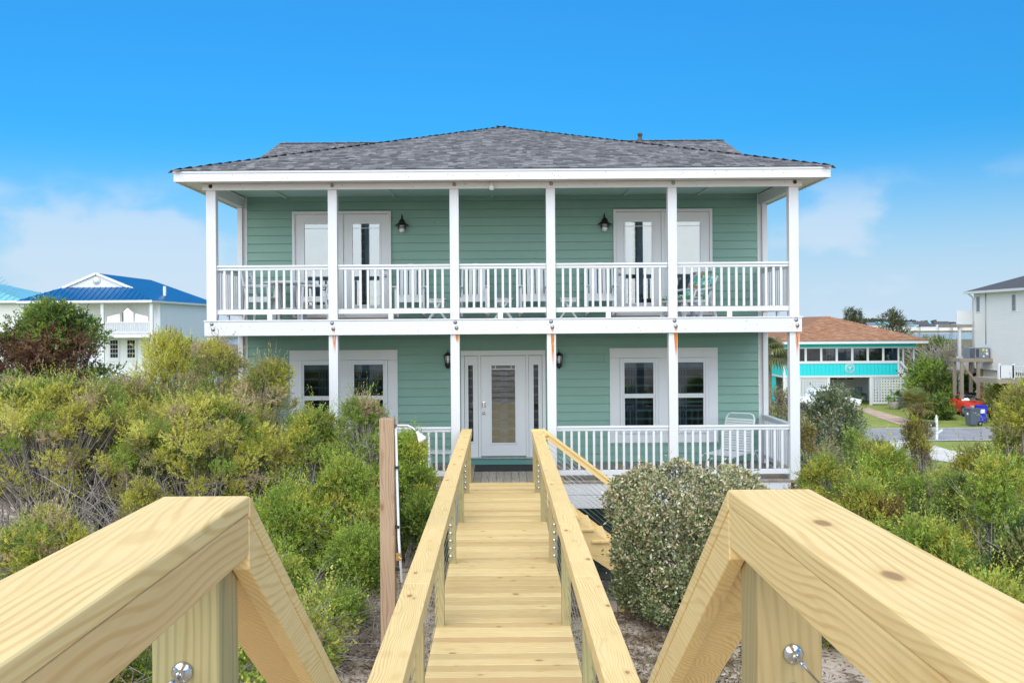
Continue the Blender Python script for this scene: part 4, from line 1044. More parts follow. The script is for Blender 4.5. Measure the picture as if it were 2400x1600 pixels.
for lb, u, y, v, rx, ry, pal, sd, cl_, low, bare in S:
    shrub('juniper_shrub' if 'juniper' in lb else 'shrub', lb, 'shrub', at(u, v, y), hgt(u, v, y), rx, ry, 100 + sd, pal=pal, clumps=int(cl_ * 1.45), low=low, bare=int(bare * 1.4), spr=56, leaf=9, rad=0.165 if rx > 0.5 else 0.13, ln=0.052, wd=0.0145, shell=0.8, up=1.0, stems=3 if rx > 1 else 2)
# broad leaved low bush in the sand, bottom left
for lb, u, y, v, r_, sd in (('low round bush of pale green oval leaves on the sand, left of the boardwalk', 740, 9.5, 1385, 0.40, 31), ('low oval leaved bush seen below the near left stair rail', 560, 8.3, 1500, 0.40, 32)):
    shrub('low_bush', lb, 'shrub', at(u, v, y), hgt(u, v, y), r_, r_, sd, pal=((LG, 3), (YG2, 3), (GR, 2)), clumps=46, spr=9, leaf=6, low=0.1, ln=0.045, wd=0.024, rad=0.12, stems=2)
# clipped elaeagnus right of the boardwalk
rng = np.random.default_rng(77)
el = at(1618, 1098, 10.7); eh = hgt(1618, 1098, 10.7)
t = thing('clipped_shrub', 'rounded dense silverthorn bush with olive and cream leaves right of the boardwalk', 'shrub', el)
n = 60000
a = rng.random(n) * 2 * math.pi; zz = rng.random(n) ** 0.8
pr = np.clip(np.where(zz < 0.16, 0.62 + 0.38 * zz / 0.16, np.clip(1 - np.clip((zz - 0.50) / 0.50, 0, 1) ** 6.5 * 0.5, 0, 1)), 0.05, 1)
lump = 1 + 0.07 * np.sin(3 * a + zz * 5) + 0.06 * np.sin(7 * a - zz * 9) + 0.05 * np.sin(12 * a + 13 * zz) + np.where(rng.random(n) < 0.015, 0.14, 0)
r_ = pr * lump * (0.5 + 0.5 * rng.random(n) ** 0.22)
p = np.stack([np.cos(a) * r_ * 0.90, np.sin(a) * r_ * 0.86, 0.06 + zz * (eh - 0.08) * (1 + 0.06 * np.sin(4 * a + 1) * r_ + np.where(rng.random(n) < 0.01, 0.06, 0)) + 0.03 * np.sin(9 * r_ + 5 * a)], 1)
d = unit(np.stack([np.cos(a) * 0.6, np.sin(a) * 0.6, np.full(n, 0.35)], 1) + rng.normal(size=(n, 3)) * 0.75)
top = np.clip((zz - 0.35) * 2 + rng.normal(size=n) * 0.3, 0, 1)
green = pick((((0.18, 0.23, 0.09), 3), ((0.27, 0.31, 0.14), 2.5), ((0.10, 0.15, 0.05), 2)), n, rng)
cream = pick((((0.55, 0.48, 0.30), 3), ((0.44, 0.34, 0.17), 2), ((0.62, 0.58, 0.42), 1.5)), n, rng)
col = np.where((rng.random(n) < 0.18 + 0.38 * top)[:, None], cream, green) * rng.uniform(0.75, 1.2, (n, 1))
hole = np.sin(p[:, 0] * 17 + 2 * np.sin(p[:, 2] * 9)) + np.sin(p[:, 1] * 15 + p[:, 2] * 6) + np.sin(p[:, 2] * 19 + p[:, 0] * 7)
keep_ = (hole < 1.25) | (rng.random(n) < 0.25)
p, d, col = p[keep_], d[keep_], col[keep_]; n = len(p)
put('foliage', np_mesh('foliage', leaf_quads(p, d, rng.uniform(0.030, 0.058, n), rng.uniform(0.016, 0.029, n), rng), 4, col), 'leaf_stiff', t)
tips = p[rng.choice(n, 60)]
branches(np.array([0, 0, -0.1]), tips, 0.03, 0.005, rng).build('stem', 'bark', t)
# shrubs on the right
RP = ((LG, 3), (YG, 4), (OL, 2), (GR, 3), (TAN, 0.6))
S = [
 ('feathery green shrub right of the lower porch corner', 1935, 15.5, 1065, 0.70, 0.6, RP, 1, 60, 0.1, 8),
 ('feathery shrub with reddish tips above the near right railing', 2030, 11.5, 1130, 0.66, 0.55, ((YG, 3), (LG, 2), ((0.24, 0.16, 0.06), 1.5), (GR, 2)), 2, 70, 0.08, 8),
 ('soft green cedar shrub left of the lawn patch', 2085, 14.0, 1035, 0.62, 0.5, ((LG, 4), (YG, 3), (GR, 2)), 3, 62, 0.1, 4),
 ('dark leaved shrub with grey stems along the right slope', 2250, 11.8, 1105, 0.85, 0.6, ((GR, 4), (DG, 2), (OL, 3), (TAN, 1)), 4, 60, 0.12, 40),
 ('tall yellow green cedar shrub at the right picture edge', 2400, 12.6, 885, 0.62, 0.5, ((YG, 4), (LG, 3), (OL, 2)), 5, 80, 0.2, 12),
 ('bushy cedar shrub below the tall one at the right edge', 2330, 10.8, 1075, 0.60, 0.5, ((YG, 3), (LG, 3), (GR, 2)), 6, 60, 0.1, 10),
 ('green shrub behind the near right railing', 2180, 9.2, 1215, 0.60, 0.5, ((LG, 4), (GR, 3), (YG, 2)), 7, 64, 0.08, 6),
 ('yellow green cedar shrub beside the near right railing', 2320, 7.6, 1350, 0.52, 0.45, ((YG, 4), (LG, 4), (GR, 1)), 8, 70, 0.06, 4),
 ('dark shrub with yellow leaves at the lower right edge', 2420, 8.8, 1220, 0.50, 0.5, ((GR, 3), (DG, 3), (GOLD, 0.8), (OL, 2)), 9, 56, 0.08, 26),
 ('low feathery green shrub along the near right railing', 1990, 9.9, 1240, 0.42, 0.42, ((LG, 3), (YG, 3), (GR, 3)), 10, 50, 0.06, 2),
 ('olive shrub by the rusty post foot', 1885, 13.2, 1180, 0.40, 0.4, ((OL, 4), (TAN, 1), (GR, 2)), 11, 36, 0.08, 10),
 ('spindly shrub with an open top standing before the street', 2150, 20.0, 945, 0.36, 0.3, ((OL, 4), (YG, 2), ((0.22, 0.17, 0.07), 2)), 12, 30, 0.25, 16),
 ('thin green shrub left of the spindly one, before the driveway', 2045, 19.0, 1010, 0.55, 0.4, ((OL, 3), (GR, 3), (YG, 2)), 13, 34, 0.1, 20),
 ('yellow green shrub right of the lawn patch', 2230, 16.5, 1085, 0.55, 0.5, ((YG2, 3), (LG, 3), (OL, 2)), 14, 46, 0.1, 6),
 ('leafy green shrub low between the lawn patch and the near right railing', 2150, 13.0, 1110, 0.60, 0.5, ((LG, 3), (GR, 3), (OL, 2)), 16, 56, 0.08, 8),
 ('olive green cedar shrub behind the dark leaved one', 2290, 14.5, 1045, 0.65, 0.5, ((OL, 3), (YG, 3), (GR, 2)), 17, 60, 0.1, 10),
 ('reddish brown cedar shrub right of the dustbins', 2385, 22.0, 930, 0.62, 0.5, ((OL, 4), (YG, 3), ((0.27, 0.17, 0.06), 2), (GR, 2)), 15, 60, 0.2, 12),
]
for lb, u, y, v, rx, ry, pal, sd, cl_, low, bare in S:
    shrub('cedar_shrub' if 'cedar' in lb else 'shrub', lb, 'shrub', at(u, v, y), hgt(u, v, y), rx, ry, 200 + sd, pal=pal, clumps=int(cl_ * 1.4), low=low, bare=bare, spr=54, leaf=9, rad=0.16 if rx > 0.5 else 0.13, ln=0.055, wd=0.0145, shell=0.8, stems=2, up=1.1)
# farther right: silver bush, brown and golden shrubs beside the house
S = [
 ('big round silvery bush beyond the right porch corner', 1950, 26.0, 900, 1.15, 1.1, (((0.25, 0.28, 0.15), 3), ((0.40, 0.40, 0.26), 2), ((0.15, 0.19, 0.09), 2)), 21, 150, 0.06, 0, 0.07, 0.04),
 ('brownish twiggy shrub between the house corner and the silvery bush', 1835, 25.0, 895, 0.8, 0.7, (((0.33, 0.25, 0.18), 3), (OL, 2), (TAN, 1)), 22, 60, 0.1, 30, 0.06, 0.024),
 ('golden leaved shrub low against the right porch post', 1880, 22.0, 985, 0.45, 0.5, ((GOLD, 4), (OL, 2), ((0.33, 0.2, 0.07), 1)), 23, 44, 0.08, 4, 0.055, 0.03),
 ('small pale leaved bush right beside the lower porch post', 1898, 18.6, 1052, 0.30, 0.4, (((0.17, 0.19, 0.10), 3), ((0.28, 0.28, 0.16), 2), (GR, 1)), 24, 34, 0.06, 0, 0.05, 0.03),
 ('grey twiggy bush at the foot of the silvery bush', 1935, 22.5, 1010, 0.55, 0.5, ((OL, 2), (TAN, 2)), 25, 14, 0.3, 60, 0.05, 0.02),
 ('bright green shrub under the silvery bush', 2000, 24.0, 1005, 0.5, 0.5, ((LG, 3), (GR, 3)), 26, 40, 0.08, 0, 0.06, 0.03),
]
for lb, u, y, v, rx, ry, pal, sd, cl_, low, bare, ln, wd in S:
    shrub('shrub', lb, 'shrub', at(u, v, y), hgt(u, v, y), rx, ry, 300 + sd, pal=pal, clumps=cl_, low=low, bare=bare, spr=26, leaf=6, ln=ln, wd=wd, rad=0.30 if rx > 0.6 else 0.18, stems=2, mat='leaf_stiff')
# pine scrub and the half dead cedar before the blue roofed house
u, v, y = 405, 770, 20.5
pz = at(u, v, y); ph = hgt(u, v, y); rng = np.random.default_rng(5)
t = thing('pine_scrub', 'yellow green young pines with upright candles left of the corner porch post', 'pine', pz)
C = dome(70, 1.3, 0.9, ph - 0.35, 0.25, rng, 0.8); V, col = clump_leaves(C, np.full(70, 0.28), 44, 12, 0.12, 0.016, 1.6, pick(((YG2, 3), (YG, 3), (LG, 2), (OL, 1)), 70, rng), rng, spr=0.30)
put('foliage', np_mesh('foliage', V, 4, col), 'leaf', t)
m = branches(np.array([0, 0, -0.1]), C, 0.05, 0.008, rng); m.build('stem', 'bark', t)
for q in C[C[:, 2] > ph * 0.72]:
    for k in range(2):
        e = q + rng.normal(size=3) * np.array([0.14, 0.14, 0.05]) + np.array([0, 0, 0.2]); MB().tube([e, e + np.array([0.01, 0, 0.20])], [0.016, 0.006], 5).build('candle', 'palm_bark', t)
u, v, y = 125, 700, 22.0
pz = at(u, v, y); ph = hgt(u, v, y)
t = thing('cedar_tree', 'cedar tree with green crown and dead brown lower branches before the blue roofed house', 'tree', pz)
rng = np.random.default_rng(9)
C = dome(110, 1.65, 1.2, ph - 0.3, 0.15, rng, 0.85)
pal = np.where(((C[:, 2] > ph * 0.80) | (C[:, 0] > 0.9))[:, None] | (rng.random(110) < 0.12)[:, None], pick(((GR, 3), ((0.14, 0.21, 0.05), 4), (DG, 2)), 110, rng), pick(((BR, 4), ((0.24, 0.14, 0.08), 3), (OL, 2)), 110, rng))
V, col = clump_leaves(C, np.full(110, 0.36), 80, 9, 0.085, 0.03, 0.3, pal, rng)
put('crown', np_mesh('crown', V, 4, col), 'leaf', t)
m = branches(np.array([0, 0, -0.2]), C, 0.09, 0.01, rng, 6, 0.2, 0.3, 5); m.build('trunk', 'twig_grey', t)
shrub('shrub', 'pale aqua green scrub at the left picture edge under the cedar', 'shrub', at(20, 870, 20.0), hgt(20, 870, 20.0), 0.9, 0.7, 401, pal=((OL, 3), (TAN, 2), (GR, 2)), clumps=50, low=0.1, bare=20, spr=34, leaf=7)

# dry grass, vines and litter on the sand beside the boardwalk: uncountable
rng = np.random.default_rng(41)
def tuft_field(name, label, cat, cx, cy, rx, ry, n, ln, col, droop=0.9, wd=0.006, mat='leaf'):
    V = []; cc = []
    for k in range(n):
        x, y = cx + rng.normal() * rx, cy + rng.normal() * ry; z = gz(x, y); az = rng.random() * 6.28; L = ln * rng.uniform(0.5, 1.3); w_ = wd * rng.uniform(0.7, 1.3)
        d = np.array([math.cos(az), math.sin(az), 0]); s = np.array([-d[1], d[0], 0]) * w_; up0 = rng.uniform(0.5, 1.1); prev = np.array([x, y, z]); pp = prev
        c_ = np.array(col[rng.integers(len(col))]) * rng.uniform(0.75, 1.2)
        for i in range(4):
            t_ = (i + 1) / 4; q = np.array([x, y, z]) + d * L * t_ * 0.7 + np.array([0, 0, 1]) * L * (up0 * t_ - droop * t_ * t_ * 0.8)
            f0, f1 = 1 - i / 4.5, 1 - (i + 1) / 4.5
            V += [prev - s * f0, prev + s * f0, q + s * f1, q - s * f1]; cc.append(c_); prev = q
    o = put(name, np_mesh(name, np.array(V), 4, np.array(cc)), mat); return tag(o, label, cat, kind='stuff')
GS = [(0.42, 0.36, 0.22), (0.36, 0.34, 0.26), (0.30, 0.30, 0.12), (0.33, 0.30, 0.27)]
tuft_field('dry_grass', 'arching dry grass and bare vines left of the shower post', 'dry grass', -2.15, 11.2, 0.45, 0.7, 1500, 0.55, GS)
tuft_field('dry_vine', 'curling grey vines on the sand below the shower post', 'vine', -1.8, 10.1, 0.28, 0.4, 1000, 0.42, [(0.40, 0.37, 0.33), (0.34, 0.30, 0.26), (0.44, 0.38, 0.26)], wd=0.005)
tuft_field('dry_grass', 'pale grass blades at the foot of the dune under the left railing', 'dry grass', -3.6, 9.5, 1.0, 0.9, 1600, 0.45, GS)
tuft_field('dry_grass', 'short straw grass on the sand right of the boardwalk', 'dry grass', 1.75, 9.0, 0.5, 0.7, 1300, 0.16, [(0.40, 0.32, 0.2), (0.30, 0.23, 0.15), (0.22, 0.24, 0.08)])
def litter(name, label, cx, cy, rx, ry, n, ln, cols):
    p = np.stack([cx + rng.normal(size=n) * rx, cy + rng.normal(size=n) * ry, np.zeros(n)], 1); p[:, 2] = ground_h(p[:, 0], p[:, 1]) + rng.uniform(0.0, 0.05, n)
    d = rng.normal(size=(n, 3)); d[:, 2] *= 0.25; d = unit(d)
    o = put(name, np_mesh(name, leaf_quads(p, d, rng.uniform(0.5, 1.4, n) * ln, rng.uniform(0.006, 0.02, n), rng), 4, pick(cols, n, rng) * rng.uniform(0.7, 1.2, (n, 1))), 'leaf')
    tag(o, label, 'litter', kind='stuff')
LC = (((0.22, 0.15, 0.10), 3), ((0.34, 0.27, 0.2), 2), ((0.12, 0.08, 0.06), 2))
litter('leaf_litter', 'brown twigs and fallen leaves on the sand left of the boardwalk', -2.0, 9.5, 1.2, 1.8, 9000, 0.09, LC)
litter('leaf_litter', 'brown fallen leaves under the silverthorn bush', 1.9, 9.6, 0.9, 1.5, 8000, 0.06, LC)
m = MB(); 
for k in range(380):
    x, y = min(-5.6 + rng.normal() * 2.0, -2.6), 13.9 + rng.normal() * 0.8; z = gz(x, y); q = np.array([x, y, z]); e = q + np.array([rng.normal() * 0.5, rng.normal() * 0.3, rng.uniform(0.4, 1.25)])
    mid = (q + e) / 2 + rng.normal(size=3) * 0.12; m.tube([q, mid, e, e + rng.normal(size=3) * 0.18 + np.array([0, 0, .08])], [0.011, 0.008, 0.005, 0.002], 3, False)
o = m.build('brushwood', 'twig_grey'); tag(o, 'tangle of bare grey stems under the left junipers', 'brushwood', kind='stuff')
# ---------------------------------------------------------------- neighbours across the street
def hip_roof(m, x0, x1, y0, y1, z0, z1, ra, rb, axis='y'):
    """hip roof: eave rectangle and a ridge from ra to rb along axis"""
    xm, ym = (x0 + x1) / 2, (y0 + y1) / 2
    a, b_ = ((xm, ra, z1), (xm, rb, z1)) if axis == 'y' else ((ra, ym, z1), (rb, ym, z1))
    q = [(x0, y0, z0), (x1, y0, z0), (x1, y1, z0), (x0, y1, z0), a, b_]
    fs = [(0, 1, 4), (1, 2, 5, 4), (2, 3, 5), (3, 0, 4, 5)] if axis == 'y' else [(0, 1, 5, 4), (1, 2, 5), (2, 3, 4, 5), (3, 0, 4)]
    return m.add(q, fs + [(3, 2, 1, 0)])
YT = 71.0
def tx(u): return P(u, 860, YT).x
def tz(v): return P(1990, v, YT).z
X0, X1 = tx(1836), tx(2107)
th_ = thing('teal_cottage', 'turquoise cottage on stilts with brown hip roof and white lattice across the street', 'house', ((X0 + X1) / 2, 77, 0), world=True)
MB().box(X0 + 0.01, X1 - 0.01, YT + 2.5, 86, 2.2, 4.8).build('wall', 'lilac_white', th_)
MB().box(X0 + 0.02, X1, YT + 0.02, 86, 2.08, 2.2).build('floor', 'grey_timber', th_)
zf0, zf1 = tz(805), tz(799)
MB().box(X0 - 0.55, X1 + 1.85, YT - 0.75, 87, zf1 - 0.03, zf1).build('soffit', 'white_paint', th_)
MB().box(X0 - 0.58, X1 + 1.88, YT - 0.80, YT - 0.76, zf0, zf1 + 0.02).build('fascia', 'white_paint', th_)
MB().box(X0 - 0.62, X0 - 0.585, YT - 0.76, 87, zf0, zf1 + 0.02).build('fascia', 'white_paint', th_)
xa, xb = X0 - 0.65, X1 + 1.95; rz_ = zf1 + 1.9
ro2 = hip_roof(MB(), xa, xb, YT - 0.85, 87.5, zf1 + 0.025, rz_, YT + 4.9, 81.3).build('roof', 'shingle_brown', th_)
# brown tabs
V = []; T = []
A = Vector((xa, YT - 0.85, zf1 + 0.03)); B = Vector((xb, YT - 0.85, zf1 + 0.03)); Cp = Vector(((xa + xb) / 2, YT + 4.9, rz_ + 0.005))
n = (B - A).cross(Cp - A).normalized(); n = n if n.z > 0 else -n; up = n.cross(Vector((1, 0, 0))).normalized(); up = up if up.z > 0 else -up; hg = (Cp - A).dot(up)
h = 0
while h < hg - 0.1:
    l = A + (Cp - A) * h / hg; r = B + (Cp - B) * h / hg; s = 0
    while s < (r - l).length:
        w_ = rs.uniform(0.2, 0.42); e = min((r - l).length, s + w_)
        for q in tab_quads(l + Vector((s, 0, 0)) + n * .01, l + Vector((e, 0, 0)) + n * .01, up * 0.25, n, rs.choice((0.015, 0.03))): V.extend(q)
        r_ = rs.random(); T += [r_, r_]; s += w_
    h += 0.2
me = np_mesh('shingles', np.array([tuple(p) for p in V]), 4); a_ = me.attributes.new('tone', 'FLOAT', 'POINT'); a_.data.foreach_set('value', np.repeat(np.array(T, dtype=np.float32), 4))
put('shingles', me, 'shingle_brown', ro2, kind='stuff')
zs = [tz(v) for v in (805, 813.5, 816, 845.5, 851.5, 879.5, 884)]
MB().box(X0, X1 + 1.3, YT, YT + 0.05, zs[1], zs[0] + 0.1).build('frieze', 'teal_siding', th_)
MB().box(X0, X1, YT - 0.03, YT + 0.06, zs[2], zs[1]).build('window_head', 'white_paint', th_)
MB().box(X0, X1, YT - 0.05, YT + 0.06, zs[4], zs[3]).build('window_sill', 'white_paint', th_)
MB().box(X0, X1, YT - 0.03, YT + 0.06, zs[6], zs[5]).build('floor_band', 'white_paint', th_)
wpl = 0.285; x = X0 + 0.06
while x < X1 - 0.1:
    MB().box(x, min(x + wpl - 0.012, X1 - 0.09), YT, YT + 0.03, zs[5] + 0.002, zs[4] - 0.002).build('plank', 'teal_siding', th_); x += wpl
x = X1
mull = 0.165
MB().box(X1 - 0.10, X1 + 0.02, YT - 0.04, YT + 0.1, zs[6], zs[1] + 0.02).build('corner_post', 'white_paint', th_)
MB().box(X0 - 0.02, X0 + 0.14, YT - 0.04, YT + 0.1, 0.0, zs[1]).build('corner_post', 'white_paint', th_)
pitch = (tx(2104) - tx(1840.5)) / 7.25; x = tx(2104)
while x > X0 + 0.2:
    xl = max(x - pitch + mull, X0 + 0.14)
    MB().box(xl, x, YT + 0.015, YT + 0.02, zs[3], zs[2]).build('window_pane', 'screen_glass', th_)
    if x - pitch > X0: MB().box(x - pitch, x - pitch + mull, YT - 0.02, YT + 0.05, zs[3] + 0.002, zs[2] - 0.002).build('mullion', 'white_paint', th_)
    x -= pitch
for u, w_ in ((1878, .9), (1900, 1.0), (1957, 1.0), (1977, 1.0), (2055, 1.0)):   # house windows inside the screened porch
    xx = tx(u); q = frame(MB(), xx - w_ / 2, xx + w_ / 2, 3.0, 4.3, 0.09, YT + 2.42, YT + 2.49).box(xx - 0.03, xx + 0.03, YT + 2.43, YT + 2.49, 3.0, 4.3).build('window', 'white_paint', th_)
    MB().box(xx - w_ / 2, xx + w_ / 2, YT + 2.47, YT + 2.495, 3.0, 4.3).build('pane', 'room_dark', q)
# left flank
MB().box(X0, X0 + 0.05, YT + 0.06, 86, zs[5], zs[4]).build('flank_panel', 'teal_siding', th_); MB().box(X0, X0 + 0.05, YT + 0.06, 86, zs[1], zs[0]).build('flank_panel', 'teal_siding', th_)
MB().box(X0 - 0.02, X0 + 0.06, YT + 0.06, 86, zs[4], zs[3]).build('window_sill', 'white_paint', th_); MB().box(X0 - 0.02, X0 + 0.06, YT + 0.06, 86, zs[6], zs[5]).build('floor_band', 'white_paint', th_)
MB().box(X0 + 0.02, X0 + 0.04, YT + 0.06, 86, zs[3], zs[2]).build('window_pane', 'screen_glass', th_)
for yy in (73, 75, 77.2): MB().box(X0 - 0.01, X0 + 0.06, yy, yy + 0.14, zs[3], zs[2]).build('mullion', 'white_paint', th_)
MB().box(X0 + 0.06, X0 + 0.12, YT + 2.3, 86, 0, 2.1).build('store_wall', 'teal_siding', th_)
# lattice screens below
def lattice(x0, x1, z0, z1, y):
    m = MB(); st_ = 0.21
    for k in range(int((x1 - x0) / st_) + 1): m.box(x0 + k * st_, x0 + k * st_ + 0.10, y, y + 0.012, z0, z1)
    for k in range(int((z1 - z0) / st_) + 1): m.box(x0, x1, y + 0.0125, y + 0.024, z0 + k * st_, min(z0 + k * st_ + 0.10, z1))
    m.build('lattice', 'white_vinyl', th_, kind='stuff')
    frame(MB(), x0 - 0.08, x1 + 0.08, z0 - 0.08, z1 + 0.06, 0.08, y - 0.02, y + 0.03).build('lattice_frame', 'white_vinyl', th_)
lattice(tx(1842), tx(1938), 0.15, zs[6] - 0.08, YT + 0.05); lattice(tx(2045), tx(2122), 0.15, zs[6] - 0.08, YT + 0.05)
for u in (1942, 2041): MB().box(tx(u) - 0.09, tx(u) + 0.09, YT, YT + 0.18, 0, zs[6]).build('post', 'white_paint', th_)
MB().box(X0 + 0.2, X1 + 0.3, YT + 4.2, YT + 4.3, 0, 2.1).build('garage_wall', 'lilac_white', th_)
gd = MB().box(P(1950, 900, YT + 4.1).x, P(2006, 900, YT + 4.1).x, YT + 4.12, YT + 4.18, 0, 2.0).build('garage_door', 'white_paint', th_)
for u in (1956, 1975, 1994): MB().box(P(u - 7, 900, YT + 4).x, P(u + 7, 900, YT + 4).x, YT + 4.10, YT + 4.118, 1.72, 1.98).build('pane', 'room_dark', gd)
for k in range(1, 4): MB().box(P(1950, 900, YT + 4.1).x, P(2006, 900, YT + 4.1).x, YT + 4.112, YT + 4.119, k * 0.42, k * 0.42 + 0.015).build('panel_groove', 'galvanised', gd)
# porch and stair at its right end
px1 = X1 + 1.3
for xx in (px1 - 0.1, X1 + 0.4): MB().box(xx, xx + 0.12, YT + 0.3, YT + 0.42, 2.2, zf1).build('post', 'white_paint', th_)
MB().box(X1 + 0.02, px1 + 0.05, YT + 0.02, YT + 0.12, zs[1] - 0.1, zs[1] + 0.03).build('porch_beam', 'white_paint', th_)
MB().box(X1 + 0.03, X1 + 0.08, YT + 0.5, YT + 3, 2.2, 4.4).build('flank_panel', 'teal_siding', th_)
MB().box(X1 + 0.05, px1 + 0.3, YT + 0.4, YT + 3, 2.08, 2.2).build('porch_floor', 'grey_timber', th_)
MB().box(X1 + 0.45, px1 + 0.02, YT + 2.2, YT + 2.26, 2.25, 3.25).build('porch_screen', 'white_paint', th_)
MB().prism([(X1, 3.25), (X1 + 0.14, 3.3), (X1 + 1.25, 2.0), (X1 + 1.1, 1.9)], YT - 0.1, YT - 0.04, 'y').build('stair_rail', 'white_paint', th_)
MB().prism([(X1, 2.4), (X1 + 0.1, 2.9), (X1 + 1.1, 1.85), (X1 + 1.0, 1.3)], YT - 0.02, YT + 0.02, 'y').build('stair_panel', 'white_vinyl', th_)
for k in range(7):
    MB().box(X1 + 1.15 - k * 0.30, X1 + 1.45 - k * 0.30, YT - 1.3, YT - 0.3, 1.25 - k * 0.18, 1.29 - k * 0.18).build('tread', 'grey_timber', th_)
for dz in (0.95, 0.1): MB().bar((X1 + 1.4, YT - 1.32, 1.25 + dz), (X1 - 0.8, YT - 1.32, -0.06 + dz), 0.05, 0.09).build('stair_rail', 'white_paint', th_)
for k in range(13): MB().box(X1 + 1.3 - k * 0.165, X1 + 1.335 - k * 0.165, YT - 1.33, YT - 1.30, 1.25 - k * 0.099, 2.15 - k * 0.099).build('baluster', 'white_paint', th_)
# round emblem with a wading bird, on the teal panel
ec = P(1992, 863, YT - 0.01)
em = thing('round_emblem', 'round white wading bird emblem on the turquoise cottage wall', 'emblem', (ec.x, YT - 0.004, ec.z))
def ring(ro_, ri, y0, y1): return MB().lathe([(ri, y0), (ro_, y0), (ro_, y1), (ri, y1), (ri, y0)], 40, axis='y', cap=False)
ring(0.375, 0.335, -0.02, -0.001).build('outer_ring', 'white_paint', em); ring(0.265, 0.24, -0.02, -0.001).build('inner_ring', 'white_paint', em)
for k in range(16):
    a = math.pi * (0.14 + 0.72 * (k % 8) / 7) * (1 if k < 8 else -1); c_, s_ = math.cos(a) * 0.30, math.sin(a) * 0.30
    MB().cbox((c_, -0.011, s_), (0.035, 0.018, 0.045)).build('letter_mark', 'white_paint', em)
bird = [(-0.17, 0.05), (-0.10, 0.10), (0.0, 0.13), (0.07, 0.11), (0.10, 0.16), (0.09, 0.21), (0.12, 0.235), (0.16, 0.21), (0.165, 0.16), (0.145, 0.155), (0.14, 0.19), (0.12, 0.205), (0.135, 0.13), (0.10, 0.06), (0.03, 0.02), (0.02, -0.20), (0.0, -0.20), (0.0, 0.01), (-0.08, 0.02)]
MB().prism(bird, -0.02, -0.001, 'y').build('bird', 'white_paint', em)
MB().prism([(0.0, -0.03), (-0.09, -0.09), (0.0, -0.12), (0.0, -0.10), (-0.05, -0.085), (0.0, -0.05)], -0.018, -0.001, 'y').build('bird_leg', 'white_paint', em)

# beige house at the right edge
XB = 32.9
bh = thing('beige_house', 'beige vinyl sided house on piles with a dark hip roof at the right edge', 'house', (38, 56, 0), world=True)
MB().box(XB + 0.03, 45, 47, 65.2, 3.0, 8.2).build('wall', 'beige_vinyl', bh)
lap = MB().prism([(0.03, 0.02), (-0.03, 0.02), (0.0, 0.119), (0.03, 0.119)], 0, 18.1, 'y').mesh('siding_board')
for k in range(43): put('siding_board', lap, 'beige_vinyl', bh, (XB, 47.05, 3.0 + k * 0.12))
MB().box(XB - 0.02, XB + 0.10, 65.1, 65.22, 3.0, 8.2).build('corner_board', 'white_vinyl', bh)
hip_roof(MB(), XB - 0.5, 45.5, 46.5, 65.8, 8.32, 10.6, 52.5, 59.8).build('roof', 'shingle_dark', bh)
MB().box(XB - 0.5, XB - 0.38, 46.5, 65.8, 8.18, 8.34).build('gutter', 'white_vinyl', bh); MB().box(XB - 0.39, XB + 0.05, 46.5, 65.75, 8.19, 8.21).build('soffit', 'white_vinyl', bh)
MB().tube([(XB - 0.4, 65.3, 8.2), (XB - 0.15, 65.3, 8.0), (XB - 0.06, 65.3, 7.9), (XB - 0.06, 65.3, 3.0)], 0.05, 6).build('downpipe', 'white_vinyl', bh)
MB().tube([(XB - 0.05, 63.6, 8.2), (XB - 0.05, 63.6, 4.7)], 0.03, 6).build('conduit', 'galvanised', bh)
for yc_ in (64.6, 60.1):
    q = MB().box(XB - 0.05, XB + 0.02, yc_ - 0.30, yc_ + 0.30, 6.85, 8.05).build('window', 'white_vinyl', bh); MB().box(XB - 0.062, XB - 0.051, yc_ - 0.2, yc_ + 0.2, 6.95, 7.95).build('pane', 'curtain_grey', q)
for xx in (XB + 0.2, XB + 4):
    for yy in (64.8, 60.5, 56): MB().box(xx - 0.13, xx + 0.13, yy - 0.13, yy + 0.13, -0.2, 3.0).build('pile', 'grey_timber', bh)
MB().box(XB + 0.3, XB + 3, 63, 65, 0.0, 3.0).build('under_wall', 'beige_vinyl', bh)
MB().box(XB - 1.2, XB + 1, 65.3, 68, 5.85, 6.05).build('balcony_floor', 'grey_timber', bh)
for k in range(2):
    zb_ = (6.08, 2.9)[k]; MB().box(XB - 1.2, XB - 0.02, 65.3, 65.36, zb_, zb_ + 0.95).build('balcony_screen', 'white_vinyl', bh)
MB().box(XB - 1.0, XB - 0.84, 65.4, 65.58, -0.2, 5.85).build('balcony_post', 'white_vinyl', bh); MB().box(XB - 1.2, XB + 1, 65.3, 68, 2.7, 2.88).build('balcony_floor', 'grey_timber', bh)
# timber stand with the air conditioner
ap = P(2287, 838, 63.4)
acs = thing('timber_stand', 'weathered timber stand beside the beige house', 'stand', (ap.x, 63.4, 0))
MB().box(-1.35, 1.15, -0.65, 0.65, 3.55, 3.78).build('platform', 'grey_timber', acs, 0.01)
for sx in (-1.2, -0.1):
    for sy in (-0.5, 0.5): MB().box(sx - 0.09, sx + 0.09, sy - 0.09, sy + 0.09, -0.3, 3.55).build('post', 'grey_timber', acs)
MB().bar((-1.15, -0.5, 3.4), (-0.1, -0.5, 2.0), 0.08, 0.12).build('brace', 'grey_timber', acs)
plain('ac_grey', (0.20, 0.23, 0.27), 0.5, 0.1); plain('sticker_yellow', (0.75, 0.66, 0.03), 0.6); plain('sticker_white', (0.75, 0.76, 0.78), 0.6)
ac = thing('air_conditioner', 'grey air conditioning unit with yellow and white stickers on the timber stand', 'air conditioner', (ap.x + 0.0, 63.4, 3.782))
MB().box(-0.66, 0.68, -0.45, 0.45, 0, 0.72).build('case', 'ac_grey', ac, 0.02)
